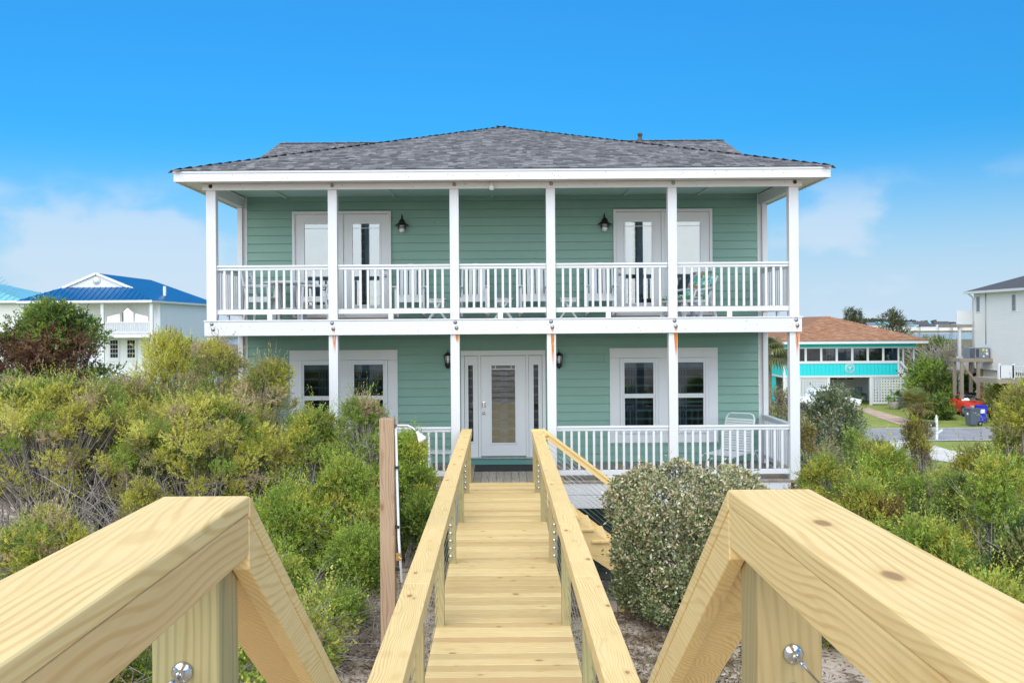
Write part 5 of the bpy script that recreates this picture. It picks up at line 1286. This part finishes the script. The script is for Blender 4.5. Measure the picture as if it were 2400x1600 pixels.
for k in range(8): MB().box(-0.64 + (k % 4) * 0.0, -0.30, -0.465, -0.452, 0.06 + k * 0.08, 0.10 + k * 0.08).build('louvre', 'black_metal', ac)
for k in range(3): MB().box(-0.2 + k * 0.07, -0.16 + k * 0.07, -0.464, -0.452, 0.08, 0.64).build('grille_bar', 'black_metal', ac)
for mt, x, z, w_, hh in (('sticker_yellow', 0.28, 0.58, 0.13, 0.17), ('sticker_white', 0.5, 0.55, 0.11, 0.14), ('sticker_white', 0.53, 0.33, 0.14, 0.18), ('sticker_white', 0.3, 0.15, 0.1, 0.12), ('sticker_yellow', 0.40, 0.36, 0.06, 0.06)):
    MB().cbox((x, -0.458, z), (w_, 0.012, hh)).build('sticker', mt, ac)
MB().tube([(0.68, -0.2, 0.62), (1.15, -0.2, 0.66), (1.3, -0.2, 0.6), (1.35, -0.2, 0.3), (1.2, -0.2, 0.08), (0.68, -0.2, 0.1)], 0.045, 8).build('hose', 'ac_grey', ac)
# low white fenced deck before it
dk = thing('fenced_deck', 'raised deck with white picket rail beside the beige house', 'deck', (31.6, 56, 0), world=True)
dx = P(2340, 880, 57).x; dzf = P(2360, 888, 57).z
MB().box(dx, 36, 57, 60, dzf - 0.28, dzf).build('deck_floor', 'grey_timber', dk)
MB().box(dx + 0.1, dx + 0.95, 57.0, 57.05, dzf + 0.05, dzf + 0.82).build('screen', 'white_vinyl', dk)
for xx in (dx, dx + 0.85, dx + 2.2, dx + 3.5): MB().box(xx, xx + 0.15, 57.0, 57.15, dzf, dzf + 0.95).build('post', 'white_vinyl', dk)
for zz in (0.1, 0.75): MB().box(dx + 1.0, dx + 4, 57.05, 57.1, dzf + zz, dzf + zz + 0.07).build('rail', 'white_vinyl', dk)
for k in range(16): MB().box(dx + 1.05 + k * 0.13, dx + 1.09 + k * 0.13, 57.06, 57.09, dzf + 0.1, dzf + 0.75).build('picket', 'white_vinyl', dk)
for xx in (dx + 0.8, dx + 2.6): MB().box(xx, xx + 0.2, 57.1, 57.3, -0.2, dzf - 0.28).build('pile', 'grey_timber', dk)

# blue roofed house on the left
bx0, bx1, byf, byw = -41.6, -30.6, 82.0, 84.3; xm = -36.2; ze, zg, zp = 8.64, 9.86, 11.16
bl = thing('blue_roof_house', 'white two storey house with bright blue metal roof beyond the left trees', 'house', (xm, 92, 0), world=True)
MB().box(bx0 + 0.02, bx1, byw, 101, 0.3, ze).build('wall', 'lilac_white', bl)
for k in range(34): MB().box(bx1 + 0.001, bx1 + 0.012, byw + 0.1 + k * 0.48, byw + 0.14 + k * 0.48, 0.3, ze).build('wall_batten', 'white_vinyl', bl)
for k in range(26): MB().box(bx0 + 0.1 + k * 0.42, bx0 + 0.13 + k * 0.42, byw - 0.012, byw - 0.001, 0.3, ze).build('wall_batten', 'white_vinyl', bl)
m = MB(); hw = 5.9; gw = hw * (zp - zg) / (zp - ze)
main = [(xm, byw - 0.3, zp), (xm, 97.2, zp), (xm + hw, 101.5, ze), (xm + hw, byf - 0.4, ze), (xm + gw, byw - 0.3, zg), (xm - hw, 101.5, ze), (xm - hw, byf - 0.4, ze), (xm - gw, byw - 0.3, zg)]
m.add(main, [(0, 4, 3, 2, 1), (0, 1, 5, 6, 7), (1, 2, 5)]).build('roof', 'blue_metal', bl)
sk = MB().add([(xm - hw, byf - 0.42, ze + 0.01), (xm + hw, byf - 0.42, ze + 0.01), (xm + gw, byw - 0.32, zg + 0.01), (xm - gw, byw - 0.32, zg + 0.01)], [(0, 1, 2, 3)]).build('skirt_roof', 'blue_metal', bl)
def on_skirt(x): # height limit of the skirt at x
    f_ = min(1, (hw - abs(x - xm)) / (hw - gw)); return f_
for k in range(23):
    x = xm - hw + 0.3 + k * 0.5
    f_ = on_skirt(x)
    if f_ > 0.08: MB().bar((x, byf - 0.42, ze + 0.03), (x, byf - 0.42 + (byw - byf + 0.1) * f_, ze + 0.03 + (zg - ze) * f_), 0.05, 0.05).build('seam', 'blue_metal', sk)
for sx in (-1, 1): MB().bar((xm, byw - 0.36, zp - 0.05), (xm + sx * (gw + 0.25), byw - 0.36, zg - 0.12), 0.06, 0.22).build('rake_board', 'white_paint', bl)
MB().prism([(xm - gw, zg), (xm + gw, zg), (xm, zp - 0.1)], byw - 0.2, byw - 0.1, 'y').build('gable_wall', 'lilac_white', bl)
for k in range(4): MB().box(xm - gw * (0.9 - 0.22 * k), xm + gw * (0.9 - 0.22 * k), byw - 0.215, byw - 0.201, zg + 0.1 + 0.28 * k, zg + 0.13 + 0.28 * k).build('siding_board', 'white_vinyl', bl)
MB().lathe([(0.001, -0.06), (0.26, -0.06), (0.26, -0.03), (0.36, -0.05), (0.38, 0)], 20, (xm, byw - 0.22, zg + 0.62), 'y').build('round_vent', 'white_vinyl', bl)
MB().box(xm - hw, xm + hw, byf - 0.46, byf - 0.40, ze - 0.20, ze - 0.002).build('fascia', 'white_paint', bl); MB().box(xm + hw - 0.06, xm + hw, byf - 0.38, 101.5, ze - 0.2, ze - 0.02).build('fascia', 'white_paint', bl)
MB().box(xm - hw + 0.1, xm + hw - 0.1, byf - 0.38, byw, ze - 0.22, ze - 0.205).build('soffit', 'white_paint', bl)
MB().box(P(386, 680, 88).x - 0.12, P(386, 680, 88).x + 0.12, 87.9, 88.1, 9.2, 10.1).build('roof_vent', 'white_paint', bl)
def bx(u): return P(u, 730, byf).x
zbf = P(300, 783, byf).z
for u in (65, 182, 239, 354): MB().box(bx(u) - 0.13, bx(u) + 0.13, byf, byf + 0.26, 0.2 if u > 200 else 0.2, ze - 0.2).build('post', 'white_paint', bl)
MB().box(bx(225), bx1 + 0.3, byf - 0.1, byw, zbf - 0.3, zbf).build('balcony_floor', 'white_paint', bl)
for zz in (0.12, 1.0): MB().box(bx(228), bx(355), byf + 0.05, byf + 0.13, zbf + zz, zbf + zz + 0.08).build('rail', 'white_paint', bl)
x = bx(230)
while x < bx(352): MB().box(x, x + 0.06, byf + 0.06, byf + 0.12, zbf + 0.2, zbf + 1.0).build('baluster', 'white_paint', bl); x += 0.155
MB().box(bx(356), bx1 + 0.02, byf + 0.1, byf + 0.14, zbf + 0.1, zbf + 1.05).build('rail_screen', 'white_paint', bl)
gx = P(300, 735, byw).x; g0 = P(300, 750, byw).z
pk = [(-2.1, 0), (2.1, 0), (2.1, 0.72), (0.6, 1.1), (0, 1.65), (-0.6, 1.1), (-2.1, 0.72)]
wq = MB().prism([(gx + a, g0 - 0.3 + c) for a, c in pk], byw - 0.08, byw - 0.02, 'y').build('gable_window', 'white_paint', bl)
for poly in ([(-1.8, 0.1), (-0.72, 0.1), (-0.72, 0.85), (-1.8, 0.6)], [(-0.5, 0.1), (0.5, 0.1), (0.5, 0.95), (0, 1.38), (-0.5, 0.95)], [(0.72, 0.1), (1.8, 0.1), (1.8, 0.6), (0.72, 0.85)]):
    MB().prism([(gx + a, g0 - 0.3 + c) for a, c in poly], byw - 0.10, byw - 0.081, 'y').build('pane', 'car_glass', wq)
for u in (268, 308):
    xx = P(u, 810, byw).x; zt = P(u, 792, byw).z
    d_ = MB().box(xx - 0.5, xx + 0.5, byw - 0.07, byw - 0.02, zt - 2.1, zt).build('door', 'white_paint', bl)
    for i in range(3):
        for j in range(4): MB().box(xx - 0.33 + i * 0.23, xx - 0.13 + i * 0.23, byw - 0.09, byw - 0.071, zt - 1.75 + j * 0.4, zt - 1.4 + j * 0.4).build('pane', 'room_dark', d_)
# aqua roofed house at the far left
aq = thing('aqua_roof_house', 'cream house with pale aqua metal roof at the left edge', 'house', (-55, 98, 0), world=True)
ax1 = P(66, 720, 92).x; az = P(60, 705, 92).z; ap_ = P(0, 660, 96)
MB().box(-66, ax1 - 0.4, 92, 106, 0.3, az).build('wall', 'cream_vinyl', aq)
for k in range(24): MB().box(-66, ax1 - 0.42, 91.97, 92.0, 0.4 + k * 0.32, 0.44 + k * 0.32).build('siding_board', 'white_vinyl', aq)
hip_roof(MB(), -67, ax1, 91.4, 106.6, az + 0.02, az + 3.2, -60, -58, 'x').build('roof', 'aqua_metal', aq)
for k in range(14): 
    x = ax1 - 0.6 - k * 0.7
    MB().bar((x, 91.4, az + 0.05), (x, 91.4 + 7.0 * min(1, (k + 1) / 9), az + 0.05 + 2.95 * min(1, (k + 1) / 9)), 0.04, 0.04).build('seam', 'aqua_metal', aq)
MB().box(-67, ax1, 91.35, 91.42, az - 0.2, az + 0.015).build('fascia', 'white_paint', aq)
wl = thing('white_garden_wall', 'low white wall glimpsed at the left edge behind the junipers', 'wall', (P(0, 950, 26).x, 26, gz(-14, 26)))
MB().box(-2.5, 0.6, 0, 0.15, 0, 1.7).build('panel', 'white_vinyl', wl)
for k in range(4): MB().box(-2.5 + k * 0.95, -2.38 + k * 0.95, -0.04, 0.0, 0, 1.75).build('post', 'white_vinyl', wl)

# ---------------------------------------------------------------- street things
plain('car_red', (0.62, 0.055, 0.028), 0.22, 0.03); plain('tyre', (0.02, 0.02, 0.022), 0.85); plain('car_black', (0.012, 0.012, 0.014), 0.25); plain('headlamp', (0.7, 0.72, 0.75), 0.15)
cp = P(2296, 978, 62.0)
car = thing('parked_car', 'red coupe with black roof parked on the grass across the street', 'car', (cp.x, 63.5, 0), R(-4))
def loft(secs, name, mat):
    m = MB(); n_ = len(secs[0]); vs = [q for s in secs for q in s]
    m.add(vs, [(i * n_ + k, i * n_ + (k + 1) % n_, (i + 1) * n_ + (k + 1) % n_, (i + 1) * n_ + k) for i in range(len(secs) - 1) for k in range(n_)] + [tuple(range(n_)), tuple(range(len(vs) - 1, len(vs) - n_ - 1, -1))], True)
    return m.build(name, mat, car)
def sec(y, hw_, zb, zs_, zt_): return [(-hw_ * .92, y, zb), (-hw_, y, zb + 0.12), (-hw_, y, zs_ - 0.12), (-hw_ * .9, y, zt_ - 0.02), (-hw_ * .45, y, zt_), (0, y, zt_ + 0.015), (hw_ * .45, y, zt_), (hw_ * .9, y, zt_ - 0.02), (hw_, y, zs_ - 0.12), (hw_, y, zb + 0.12), (hw_ * .92, y, zb)]
loft([sec(-2.48, 0.80, 0.30, 0.70, 0.74), sec(-2.36, 0.93, 0.22, 0.86, 0.86), sec(-1.6, 0.96, 0.22, 0.96, 0.95), sec(-0.75, 0.96, 0.2, 1.0, 1.02), sec(1.4, 0.96, 0.2, 1.02, 1.03), sec(2.3, 0.93, 0.25, 1.0, 1.0), sec(2.5, 0.86, 0.35, 0.9, 0.9)], 'body', 'car_red')
def cs(y, wb, wt, zb, zt_): return [(-wb, y, zb), (-wt, y, zt_), (0, y, zt_ + 0.03), (wt, y, zt_), (wb, y, zb)]
loft([cs(-0.85, 0.80, 0.78, 0.99, 1.0), cs(-0.05, 0.84, 0.66, 1.0, 1.38), cs(0.7, 0.84, 0.64, 1.0, 1.42), cs(1.85, 0.82, 0.70, 1.0, 1.05)], 'cabin', 'car_glass')
loft([cs(-0.12, 0.68, 0.66, 1.37, 1.40), cs(0.4, 0.66, 0.62, 1.41, 1.455), cs(1.0, 0.66, 0.62, 1.35, 1.40)], 'roof_panel', 'car_black')
for s in (-1, 1):
    MB().bar((s * 0.80, -0.86, 1.0), (s * 0.66, -0.06, 1.40), 0.06, 0.05).build('pillar', 'car_red', car)
    for yy in (-1.55, 1.45):
        wq = MB().lathe([(0.2, -0.12), (0.34, -0.12), (0.36, -0.09), (0.36, 0.09), (0.34, 0.12), (0.2, 0.12)], 20, (s * 0.86, yy, 0.36), 'x').build('wheel', 'tyre', car)
        MB().lathe([(0.05, -0.13), (0.21, -0.125), (0.21, 0.125), (0.05, 0.13)], 10, (s * 0.86, yy, 0.36), 'x').build('rim', 'galvanised', wq)
    MB().cbox((s * 1.06, -0.55, 1.04), (0.20, 0.10, 0.13)).build('mirror', 'car_red', car, 0.02)
    for k in (0, 1): MB().lathe([(0.09, -0.03), (0.085, -0.05), (0.001, -0.05)], 14, (s * (0.72 - 0.22 * k), -2.46, 0.68), 'y').build('headlight', 'headlamp', car)
    MB().box(s * 0.36 - 0.09, s * 0.36 + 0.09, -1.75, -1.2, 0.955, 1.0).build('bonnet_scoop', 'car_red', car, 0.01)
MB().box(-0.78, 0.78, -2.51, -2.40, 0.60, 0.76).build('grille', 'car_black', car, 0.01)
MB().box(-0.86, 0.86, -2.56, -2.40, 0.36, 0.58).build('bumper', 'car_red', car, 0.03); MB().box(-0.45, 0.45, -2.57, -2.5, 0.26, 0.36).build('air_dam', 'car_black', car)
# white pickup behind the palm
tp = P(1962, 940, 66)
tk = thing('pickup_truck', 'white pickup truck half hidden behind the silvery bush', 'truck', (tp.x - 1.1, 66, 0), R(90))
plain('tail_red', (0.6, 0.03, 0.03), 0.3)
MB().prism([(-2.6, 0.45), (2.4, 0.45), (2.5, 0.9), (1.4, 1.05), (0.7, 1.62), (-0.7, 1.65), (-0.9, 1.05), (-2.6, 1.05)], -0.9, 0.9, 'x', Matrix.Rotation(R(180), 4, 'Z')).build('body', 'pvc', tk, 0.04)
for s in (-1, 1):
    MB().box(s * 0.905 - 0.006, s * 0.905 + 0.006, -0.6, 0.6, 1.12, 1.52).build('window', 'car_glass', tk); MB().box(s * 0.7 - 0.1, s * 0.7 + 0.1, 2.6, 2.64, 0.7, 1.0).build('tail_light', 'tail_red', tk)
    for yy in (-1.6, 1.6): MB().lathe([(0.1, -0.12), (0.38, -0.12), (0.38, 0.12), (0.1, 0.12)], 16, (s * 0.82, yy, 0.38), 'x').build('wheel', 'tyre', tk)
plain('bin_grey', (0.10, 0.12, 0.16), 0.5, 0.1); plain('bin_blue', (0.02, 0.035, 0.55), 0.45, 0.1)
def bin_(label, u, v, mat, lz, deco):
    g = G(u, v); t = thing('wheelie_bin', label, 'bin', (g.x, g.y, 0.03), lz, 'wheeled bins at the kerb')
    m = MB(); q = [(-0.24, -0.27, 0.05), (0.24, -0.27, 0.05), (0.24, 0.27, 0.05), (-0.24, 0.27, 0.05), (-0.30, -0.36, 0.98), (0.30, -0.36, 0.98), (0.30, 0.36, 0.98), (-0.30, 0.36, 0.98)]
    m.add(q, [(3, 2, 1, 0), (4, 5, 6, 7), (0, 1, 5, 4), (1, 2, 6, 5), (2, 3, 7, 6), (3, 0, 4, 7)]).build('body', mat, t, 0.02)
    MB().prism([(-0.40, 0.985), (0.40, 0.985), (0.42, 1.03), (0.0, 1.08), (-0.42, 1.05)], -0.32, 0.32, 'x').build('lid', mat, t, 0.01)
    MB().tube([(-0.25, 0.42, 0.99), (0.25, 0.42, 0.99)], 0.018, 6).build('handle', mat, t)
    for s in (-1, 1):
        w_ = MB().lathe([(0.03, -0.04), (0.14, -0.04), (0.15, 0.0), (0.14, 0.04), (0.03, 0.04)], 18, (s * 0.29, 0.30, 0.12), 'x').build('wheel', 'tyre', t); MB().lathe([(0.02, -0.05), (0.08, -0.045), (0.08, 0.045), (0.02, 0.05)], 10, (s * 0.29, 0.30, 0.12), 'x').build('hub', 'galvanised', w_)
    if deco: MB().box(-0.16, 0.16, -0.345, -0.325, 0.58, 0.86).build('sticker', 'sticker_white', t)
    else: MB().cbox((0.0, -0.335, 0.72), (0.12, 0.012, 0.12)).build('stamp', 'sticker_white', t)
bin_('dark grey wheeled bin standing at the road edge before the red car', 2279, 998, 'bin_grey', R(-75), False)
bin_('blue wheeled recycling bin beside the grey one', 2300, 990, 'bin_blue', R(-20), True)
g = G(2195, 1034)
mb = thing('mailbox', 'black mailbox on a white post at the near edge of the road', 'mailbox', (g.x, g.y, 0))
MB().box(-0.06, 0.06, -0.06, 0.06, -0.2, 1.22).lathe([(0.07, 1.22), (0.075, 1.25), (0.04, 1.28), (0.055, 1.33), (0.03, 1.38), (0.001, 1.40)], 10).build('post', 'white_vinyl', mb)
MB().bar((0, 0, 0.72), (-0.42, 0, 0.72), 0.07, 0.07).bar((0, 0, 0.42), (0.30, 0, 0.62), 0.07, 0.1).build('arm', 'white_vinyl', mb)
MB().prism([(-0.10, 0.76), (0.10, 0.76), (0.10, 0.92), (0.06, 0.99), (0, 1.01), (-0.06, 0.99), (-0.10, 0.92)], -0.52, -0.08, 'x').build('box', 'black_metal', mb)
MB().cbox((-0.34, -0.106, 0.86), (0.07, 0.008, 0.09)).build('number_plate', 'sticker_white', mb)
plain('flamingo_pink', (0.75, 0.12, 0.13), 0.5); plain('urn_stone', (0.42, 0.38, 0.33), 0.9, 0.3, 9); plain('pot_blue', (0.22, 0.25, 0.32), 0.6)
g = G(2206, 973)
fl = thing('lawn_flamingo', 'small pink plastic wading bird on the lawn before the turquoise cottage', 'ornament', (g.x, g.y, 0))
MB().tube([(-0.33, 0, 0.50), (-0.2, 0, 0.50), (0, 0, 0.52), (0.15, 0, 0.53), (0.22, 0, 0.62), (0.21, 0, 0.74), (0.27, 0, 0.82), (0.36, 0, 0.76)], [0.02, 0.10, 0.15, 0.09, 0.045, 0.04, 0.055, 0.02], 10).build('body', 'flamingo_pink', fl)
for s in (-1, 1): MB().tube([(0.0, s * 0.04, 0.45), (0.02, s * 0.04, -0.1)], 0.012, 5).build('leg', 'galvanised', fl)
ec_ = [G(u, v) for u, v in ((2160, 974), (2185, 977), (2210, 977), (2228, 974), (2236, 968))]
kb = thing('garden_edging', 'curved stone edging round the flower bed before the turquoise cottage', 'edging', (ec_[2].x, ec_[2].y, 0), world=True)
for a_, b_ in zip(ec_[:-1], ec_[1:]):
    for k in range(4):
        p0 = a_.lerp(b_, k / 4 + 0.01); p1 = a_.lerp(b_, (k + 1) / 4 - 0.01); MB().bar((p0.x, p0.y, 0.06), (p1.x, p1.y, 0.06), 0.16, 0.16).build('stone', 'kerb_stone', kb, 0.02)
g = G(2048, 945)
ur = thing('stone_urn', 'tall pale stone urn before the white lattice', 'urn', (g.x, g.y, 0))
MB().lathe([(0.22, 0.0), (0.26, 0.05), (0.34, 0.5), (0.36, 0.75), (0.30, 0.85), (0.33, 0.9), (0.27, 0.9), (0.25, 0.8)], 18).build('bowl', 'urn_stone', ur)
m = MB()
for k in range(9): a = k * 0.7; m.tube([(0, 0, 0.8), (0.1 * math.cos(a), 0.1 * math.sin(a), 1.05), (0.3 * math.cos(a), 0.3 * math.sin(a), 1.1)], [0.02, 0.015, 0.005], 4, False)
m.build('plant', 'bark', ur)
g = G(2030, 943)
pch = thing('patterned_chair', 'patterned armchair under the turquoise cottage', 'chair', (g.x, g.y + 1, 0), R(20))
MB().box(-0.32, 0.32, -0.3, 0.3, 0.3, 0.5).build('seat', 'tropical_print', pch, 0.04); MB().box(-0.32, 0.32, 0.22, 0.36, 0.45, 1.15).build('backrest', 'tropical_print', pch, 0.04)
for s in (-1, 1):
    MB().box(s * 0.34 - 0.05, s * 0.34 + 0.05, -0.3, 0.3, 0.3, 0.68).build('arm', 'tropical_print', pch, 0.03)
    for yy in (-0.25, 0.28): MB().box(s * 0.3 - 0.03, s * 0.3 + 0.03, yy - 0.03, yy + 0.03, 0, 0.3).build('leg', 'grey_timber', pch)
g = G(2114, 955)
pb_ = thing('garden_pot', 'tall blue grey pot beside the small palm', 'pot', (g.x, g.y, 0))
MB().lathe([(0.2, 0), (0.25, 0.05), (0.33, 0.7), (0.36, 0.95), (0.30, 0.95), (0.28, 0.8)], 16).build('bowl', 'pot_blue', pb_)

# palms
def palm(name, label, loc, trunk_h, r, nf, kind, cols, seed, tr=0.12, mat='leaf_stiff', droop=1.0):
    rng = np.random.default_rng(seed); t = thing(name, label, 'palm', loc)
    V = []; cc = []; hub = np.array([0, 0, trunk_h])
    for k in range(nf):
        az = rng.random() * 6.28; elv = rng.uniform(-0.5, 1.25); L = r * rng.uniform(0.8, 1.1); c_ = np.array(cols[rng.integers(len(cols))]) * rng.uniform(0.8, 1.15)
        d = np.array([math.cos(az) * math.cos(elv), math.sin(az) * math.cos(elv), math.sin(elv)]); sd_ = np.array([-math.sin(az), math.cos(az), 0]); nn = np.cross(d, sd_)
        if kind == 'fan':
            c0_ = hub + d * L * 0.45; V += [hub - sd_ * 0.012, hub + sd_ * 0.012, c0_ + sd_ * 0.01, c0_ - sd_ * 0.01]; cc.append(c_)
            for i in range(17):
                a = (i / 16 - 0.5) * 3.6; dd = d * math.cos(a) + sd_ * math.sin(a); q = c0_ + dd * L * 0.34 + nn * 0.02; e = c0_ + dd * L * 0.6 - np.array([0, 0, 1]) * L * 0.14 * droop
                s_ = np.cross(dd, nn) * 0.030 * r; V += [c0_, q - s_, e, q + s_]; cc.append(c_ * rng.uniform(0.85, 1.15))
        else:
            prev = hub
            for i in range(9):
                f_ = (i + 1) / 9; q = hub + d * L * f_ - np.array([0, 0, 1]) * L * 0.55 * droop * f_ * f_
                for s in (-1, 1):
                    for j in range(2):
                        b_ = prev + (q - prev) * (j / 2); e = b_ + (sd_ * s * 0.8 + d * 0.7 + nn * 0.35) * L * 0.34 * (1.05 - f_ * 0.75) + rng.normal(size=3) * 0.02
                        w_ = (q - prev) * 0.22; V += [b_ - w_, b_ + w_, e, e]; cc.append(c_ * rng.uniform(0.85, 1.15))
                prev = q
    put('fronds', np_mesh('fronds', np.array(V), 4, np.array(cc)), mat, t)
    if trunk_h > 0.2:
        m = MB()
        m.tube([(0, 0, -0.2)] + [(0.02 * math.sin(i), 0.02 * math.cos(i * 1.7), trunk_h * (i + 1) / 8) for i in range(8)], [tr * 1.2] + [tr * (1 + 0.12 * (i % 2)) for i in range(8)], 10); m.build('trunk', 'palm_bark', t)
    return t
PG = [(0.14, 0.17, 0.06), (0.20, 0.21, 0.09), (0.27, 0.22, 0.11)]
p_ = P(1800, 830, 44); palm('cabbage_palm', 'cabbage palm with drooping fronds behind the right corner of the green house', (p_.x, 44, gz(p_.x, 44)), p_.z - gz(p_.x, 44), 1.15, 46, 'fan', PG, 3, 0.16, droop=2.2)
p_ = G(1962, 948); palm('pindo_palm', 'grey green feather palm before the left lattice of the turquoise cottage', (p_.x, p_.y, 0), 0.5, 1.9, 46, 'feather', [(0.20, 0.23, 0.14), (0.26, 0.28, 0.18), (0.16, 0.18, 0.10)], 4, 0.2, droop=0.8)
p_ = G(2148, 990); palm('fan_palm', 'yellow green fan palm on the lawn before the turquoise cottage', (p_.x, p_.y, 0), 1.15, 1.25, 30, 'fan', [(0.34, 0.29, 0.09), (0.24, 0.25, 0.08), (0.17, 0.21, 0.06)], 5, 0.12, droop=0.9)
p_ = G(2096, 958); palm('potted_palm', 'small bright green palm beside the cottage stair', (p_.x, p_.y, 0.5), 0.35, 0.75, 18, 'fan', [(0.14, 0.25, 0.06), (0.20, 0.30, 0.08)], 6, 0.06)
g = p_; pp = thing('planter', 'pale planter holding the small green palm by the cottage stair', 'planter', (g.x, g.y, 0)); MB().lathe([(0.25, 0), (0.3, 0.05), (0.45, 0.5), (0.42, 0.55), (0.3, 0.5)], 16).build('bowl', 'urn_stone', pp)
# shrubs and pines beyond the street
S = [('big dark green juniper right of the cottage stair', 2175, 66, 838, 1.9, ((DG, 2), (GR, 4), (LG, 2)), 1, 0.1),
     ('dense green juniper behind the red car', 2262, 68, 880, 2.2, ((GR, 4), (LG, 3), (DG, 2)), 2, 0.05),
     ('olive cedar right of the red car', 2372, 60, 885, 1.7, ((OL, 3), (YG, 3), (GR, 2)), 3, 0.05),
     ('green bush below the air conditioner stand', 2310, 66, 855, 1.5, ((GR, 3), (DG, 3)), 4, 0.05),
     ('dark green rounded bush beside the lawn bird', 2196, 60.5, 935, 0.8, ((DG, 3), (GR, 3)), 5, 0.05),
     ('yellow green scrub behind the turquoise cottage porch', 2225, 90, 820, 3.0, ((YG, 3), (OL, 3), (GOLD, 1)), 6, 0.05),
     ('dark pine left of the bare scrub behind the cottage', 2190, 104, 787, 3.2, ((DG, 3), (OL, 3), (GR, 2)), 7, 0.15),
     ('olive scrub low behind the cottage roof', 2140, 112, 795, 3.4, ((OL, 3), (DG, 2), (GR, 2)), 8, 0.1)]
for lb, u, y, v, r_, pal, sd_, low in S:
    shrub('distant_shrub', lb, 'shrub', at(u, v, y), hgt(u, v, y), r_, r_, 500 + sd_, pal=pal, clumps=60, spr=22, leaf=6, ln=0.24, wd=0.085, rad=0.55 if r_ > 1 else 0.3, low=low, bare=0, stems=1, twig='bark')
def pine(label, u, v, y, r_, seed):
    rng = np.random.default_rng(seed); b0 = at(u, v, y); h_ = hgt(u, v, y); t = thing('pine_tree', label, 'tree', b0)
    C = []
    for k in range(34):
        f_ = 0.35 + 0.65 * (k + 0.5) / 34; a = k * 2.4 + rng.random(); rr_ = r_ * (1.05 - f_) ** 0.6 * rng.uniform(0.4, 1.1); C.append((rr_ * math.cos(a), rr_ * math.sin(a), h_ * f_ - 0.2))
    C = np.array(C); V, col = clump_leaves(C, np.full(34, 0.5), 26, 8, 0.34, 0.05, 0.8, pick((((0.13, 0.13, 0.045), 3), ((0.085, 0.10, 0.035), 3), ((0.19, 0.17, 0.06), 1)), 34, rng), rng, spr=0.45)
    put('crown', np_mesh('crown', V, 4, col), 'leaf', t)
    m = MB(); m.tube([(0, 0, -0.3), (0.1, 0, h_ * 0.5), (0, 0.05, h_ * 0.97)], [0.16, 0.11, 0.03], 7)
    for q in C: m.tube([(0.05, 0, max(0.5, q[2] - 0.7)), (q[0] * 0.5, q[1] * 0.5, q[2] - 0.25), q], [0.06, 0.045, 0.02], 5, False)
    m.build('trunk', 'bark', t)
pine('small pine poking up behind the brown cottage roof', 1998, 727, 100, 1.7, 1)
pine('broad open crowned pine behind the right slope of the brown roof', 2092, 730, 98, 3.2, 2)
u, v, y = 2215, 798, 84
bs = thing('bare_shrub', 'leafless grey scrub between the cottage and the beige house', 'shrub', at(u, v, y)); rng = np.random.default_rng(12); m = MB(); hh = hgt(u, v, y)
for k in range(90):
    q = np.array([rng.normal() * 2.2, rng.normal() * 1.5, hh * rng.uniform(0.55, 1.0)]); m2 = branches(np.array([rng.normal() * 0.6, rng.normal() * 0.5, -0.1]), [q], 0.07, 0.02, rng, 4, 0.3); m.add(m2.v, m2.f, True)
    for j in range(4): e = q + rng.normal(size=3) * 0.5; s_ = q * 0.8; m.tube([s_, (s_ + e) / 2, e], [0.03, 0.02, 0.012], 3, False)
m.build('stem', 'twig_grey', bs)

# far shore: wood as one mass, houses one by one
rng = np.random.default_rng(21); n = 5200
xx = rng.uniform(-420, 520, n); yy = rng.uniform(588, 660, n); hh = rng.uniform(2.5, 6.5, n) * (0.8 + 0.5 * np.sin(xx * 0.02) ** 2)
V = []; cc = []
for x, y, h in zip(xx, yy, hh):
    a = rng.random() * 3; c_ = np.array(((0.13, 0.13, 0.06), (0.19, 0.16, 0.08), (0.08, 0.10, 0.06), (0.16, 0.14, 0.11))[rng.integers(4)]); w_ = h * 0.7
    for da in (0, 1.0, 2.1):
        s_ = np.array([math.cos(a + da), math.sin(a + da), 0]) * w_; b_ = np.array([x, y, 0.5]); V += [b_ - s_ * 0.6, b_ + s_ * 0.6, b_ + s_ * 0.7 + np.array([0, 0, h * 0.7]), b_ - s_ * 0.4 + np.array([0, 0, h])]; cc.append(c_ * rng.uniform(0.8, 1.2))
tag(put('far_wood', np_mesh('far_wood', np.array(V), 4, np.array(cc)), 'leaf'), 'low olive wood along the far shore of the sound', 'wood', kind='stuff')
for k in range(26):
    u = rng.uniform(2040, 2270); p_ = P(u, 765, rng.uniform(584, 588)); w_, d_, h_ = rng.uniform(5, 10), 6, rng.uniform(2.2, 4)
    t = thing('shore_house', 'tiny pale house on the far shore of the sound', 'house', (p_.x, p_.y, 0.45), group='tiny houses along the far shore')
    MB().box(-w_ / 2, w_ / 2, -3, 3, 0, h_).build('wall', ('white_vinyl', 'lilac_white', 'cream_vinyl')[k % 3], t)
    MB().prism([(-3.5, h_), (3.5, h_), (0, h_ + 1.8)], -w_ / 2 - 0.3, w_ / 2 + 0.3, 'x').build('roof', ('shingle_dark', 'galvanised', 'aqua_metal')[k % 3], t)
for o in bpy.data.objects:
    if '_w' in o: del o['_w']
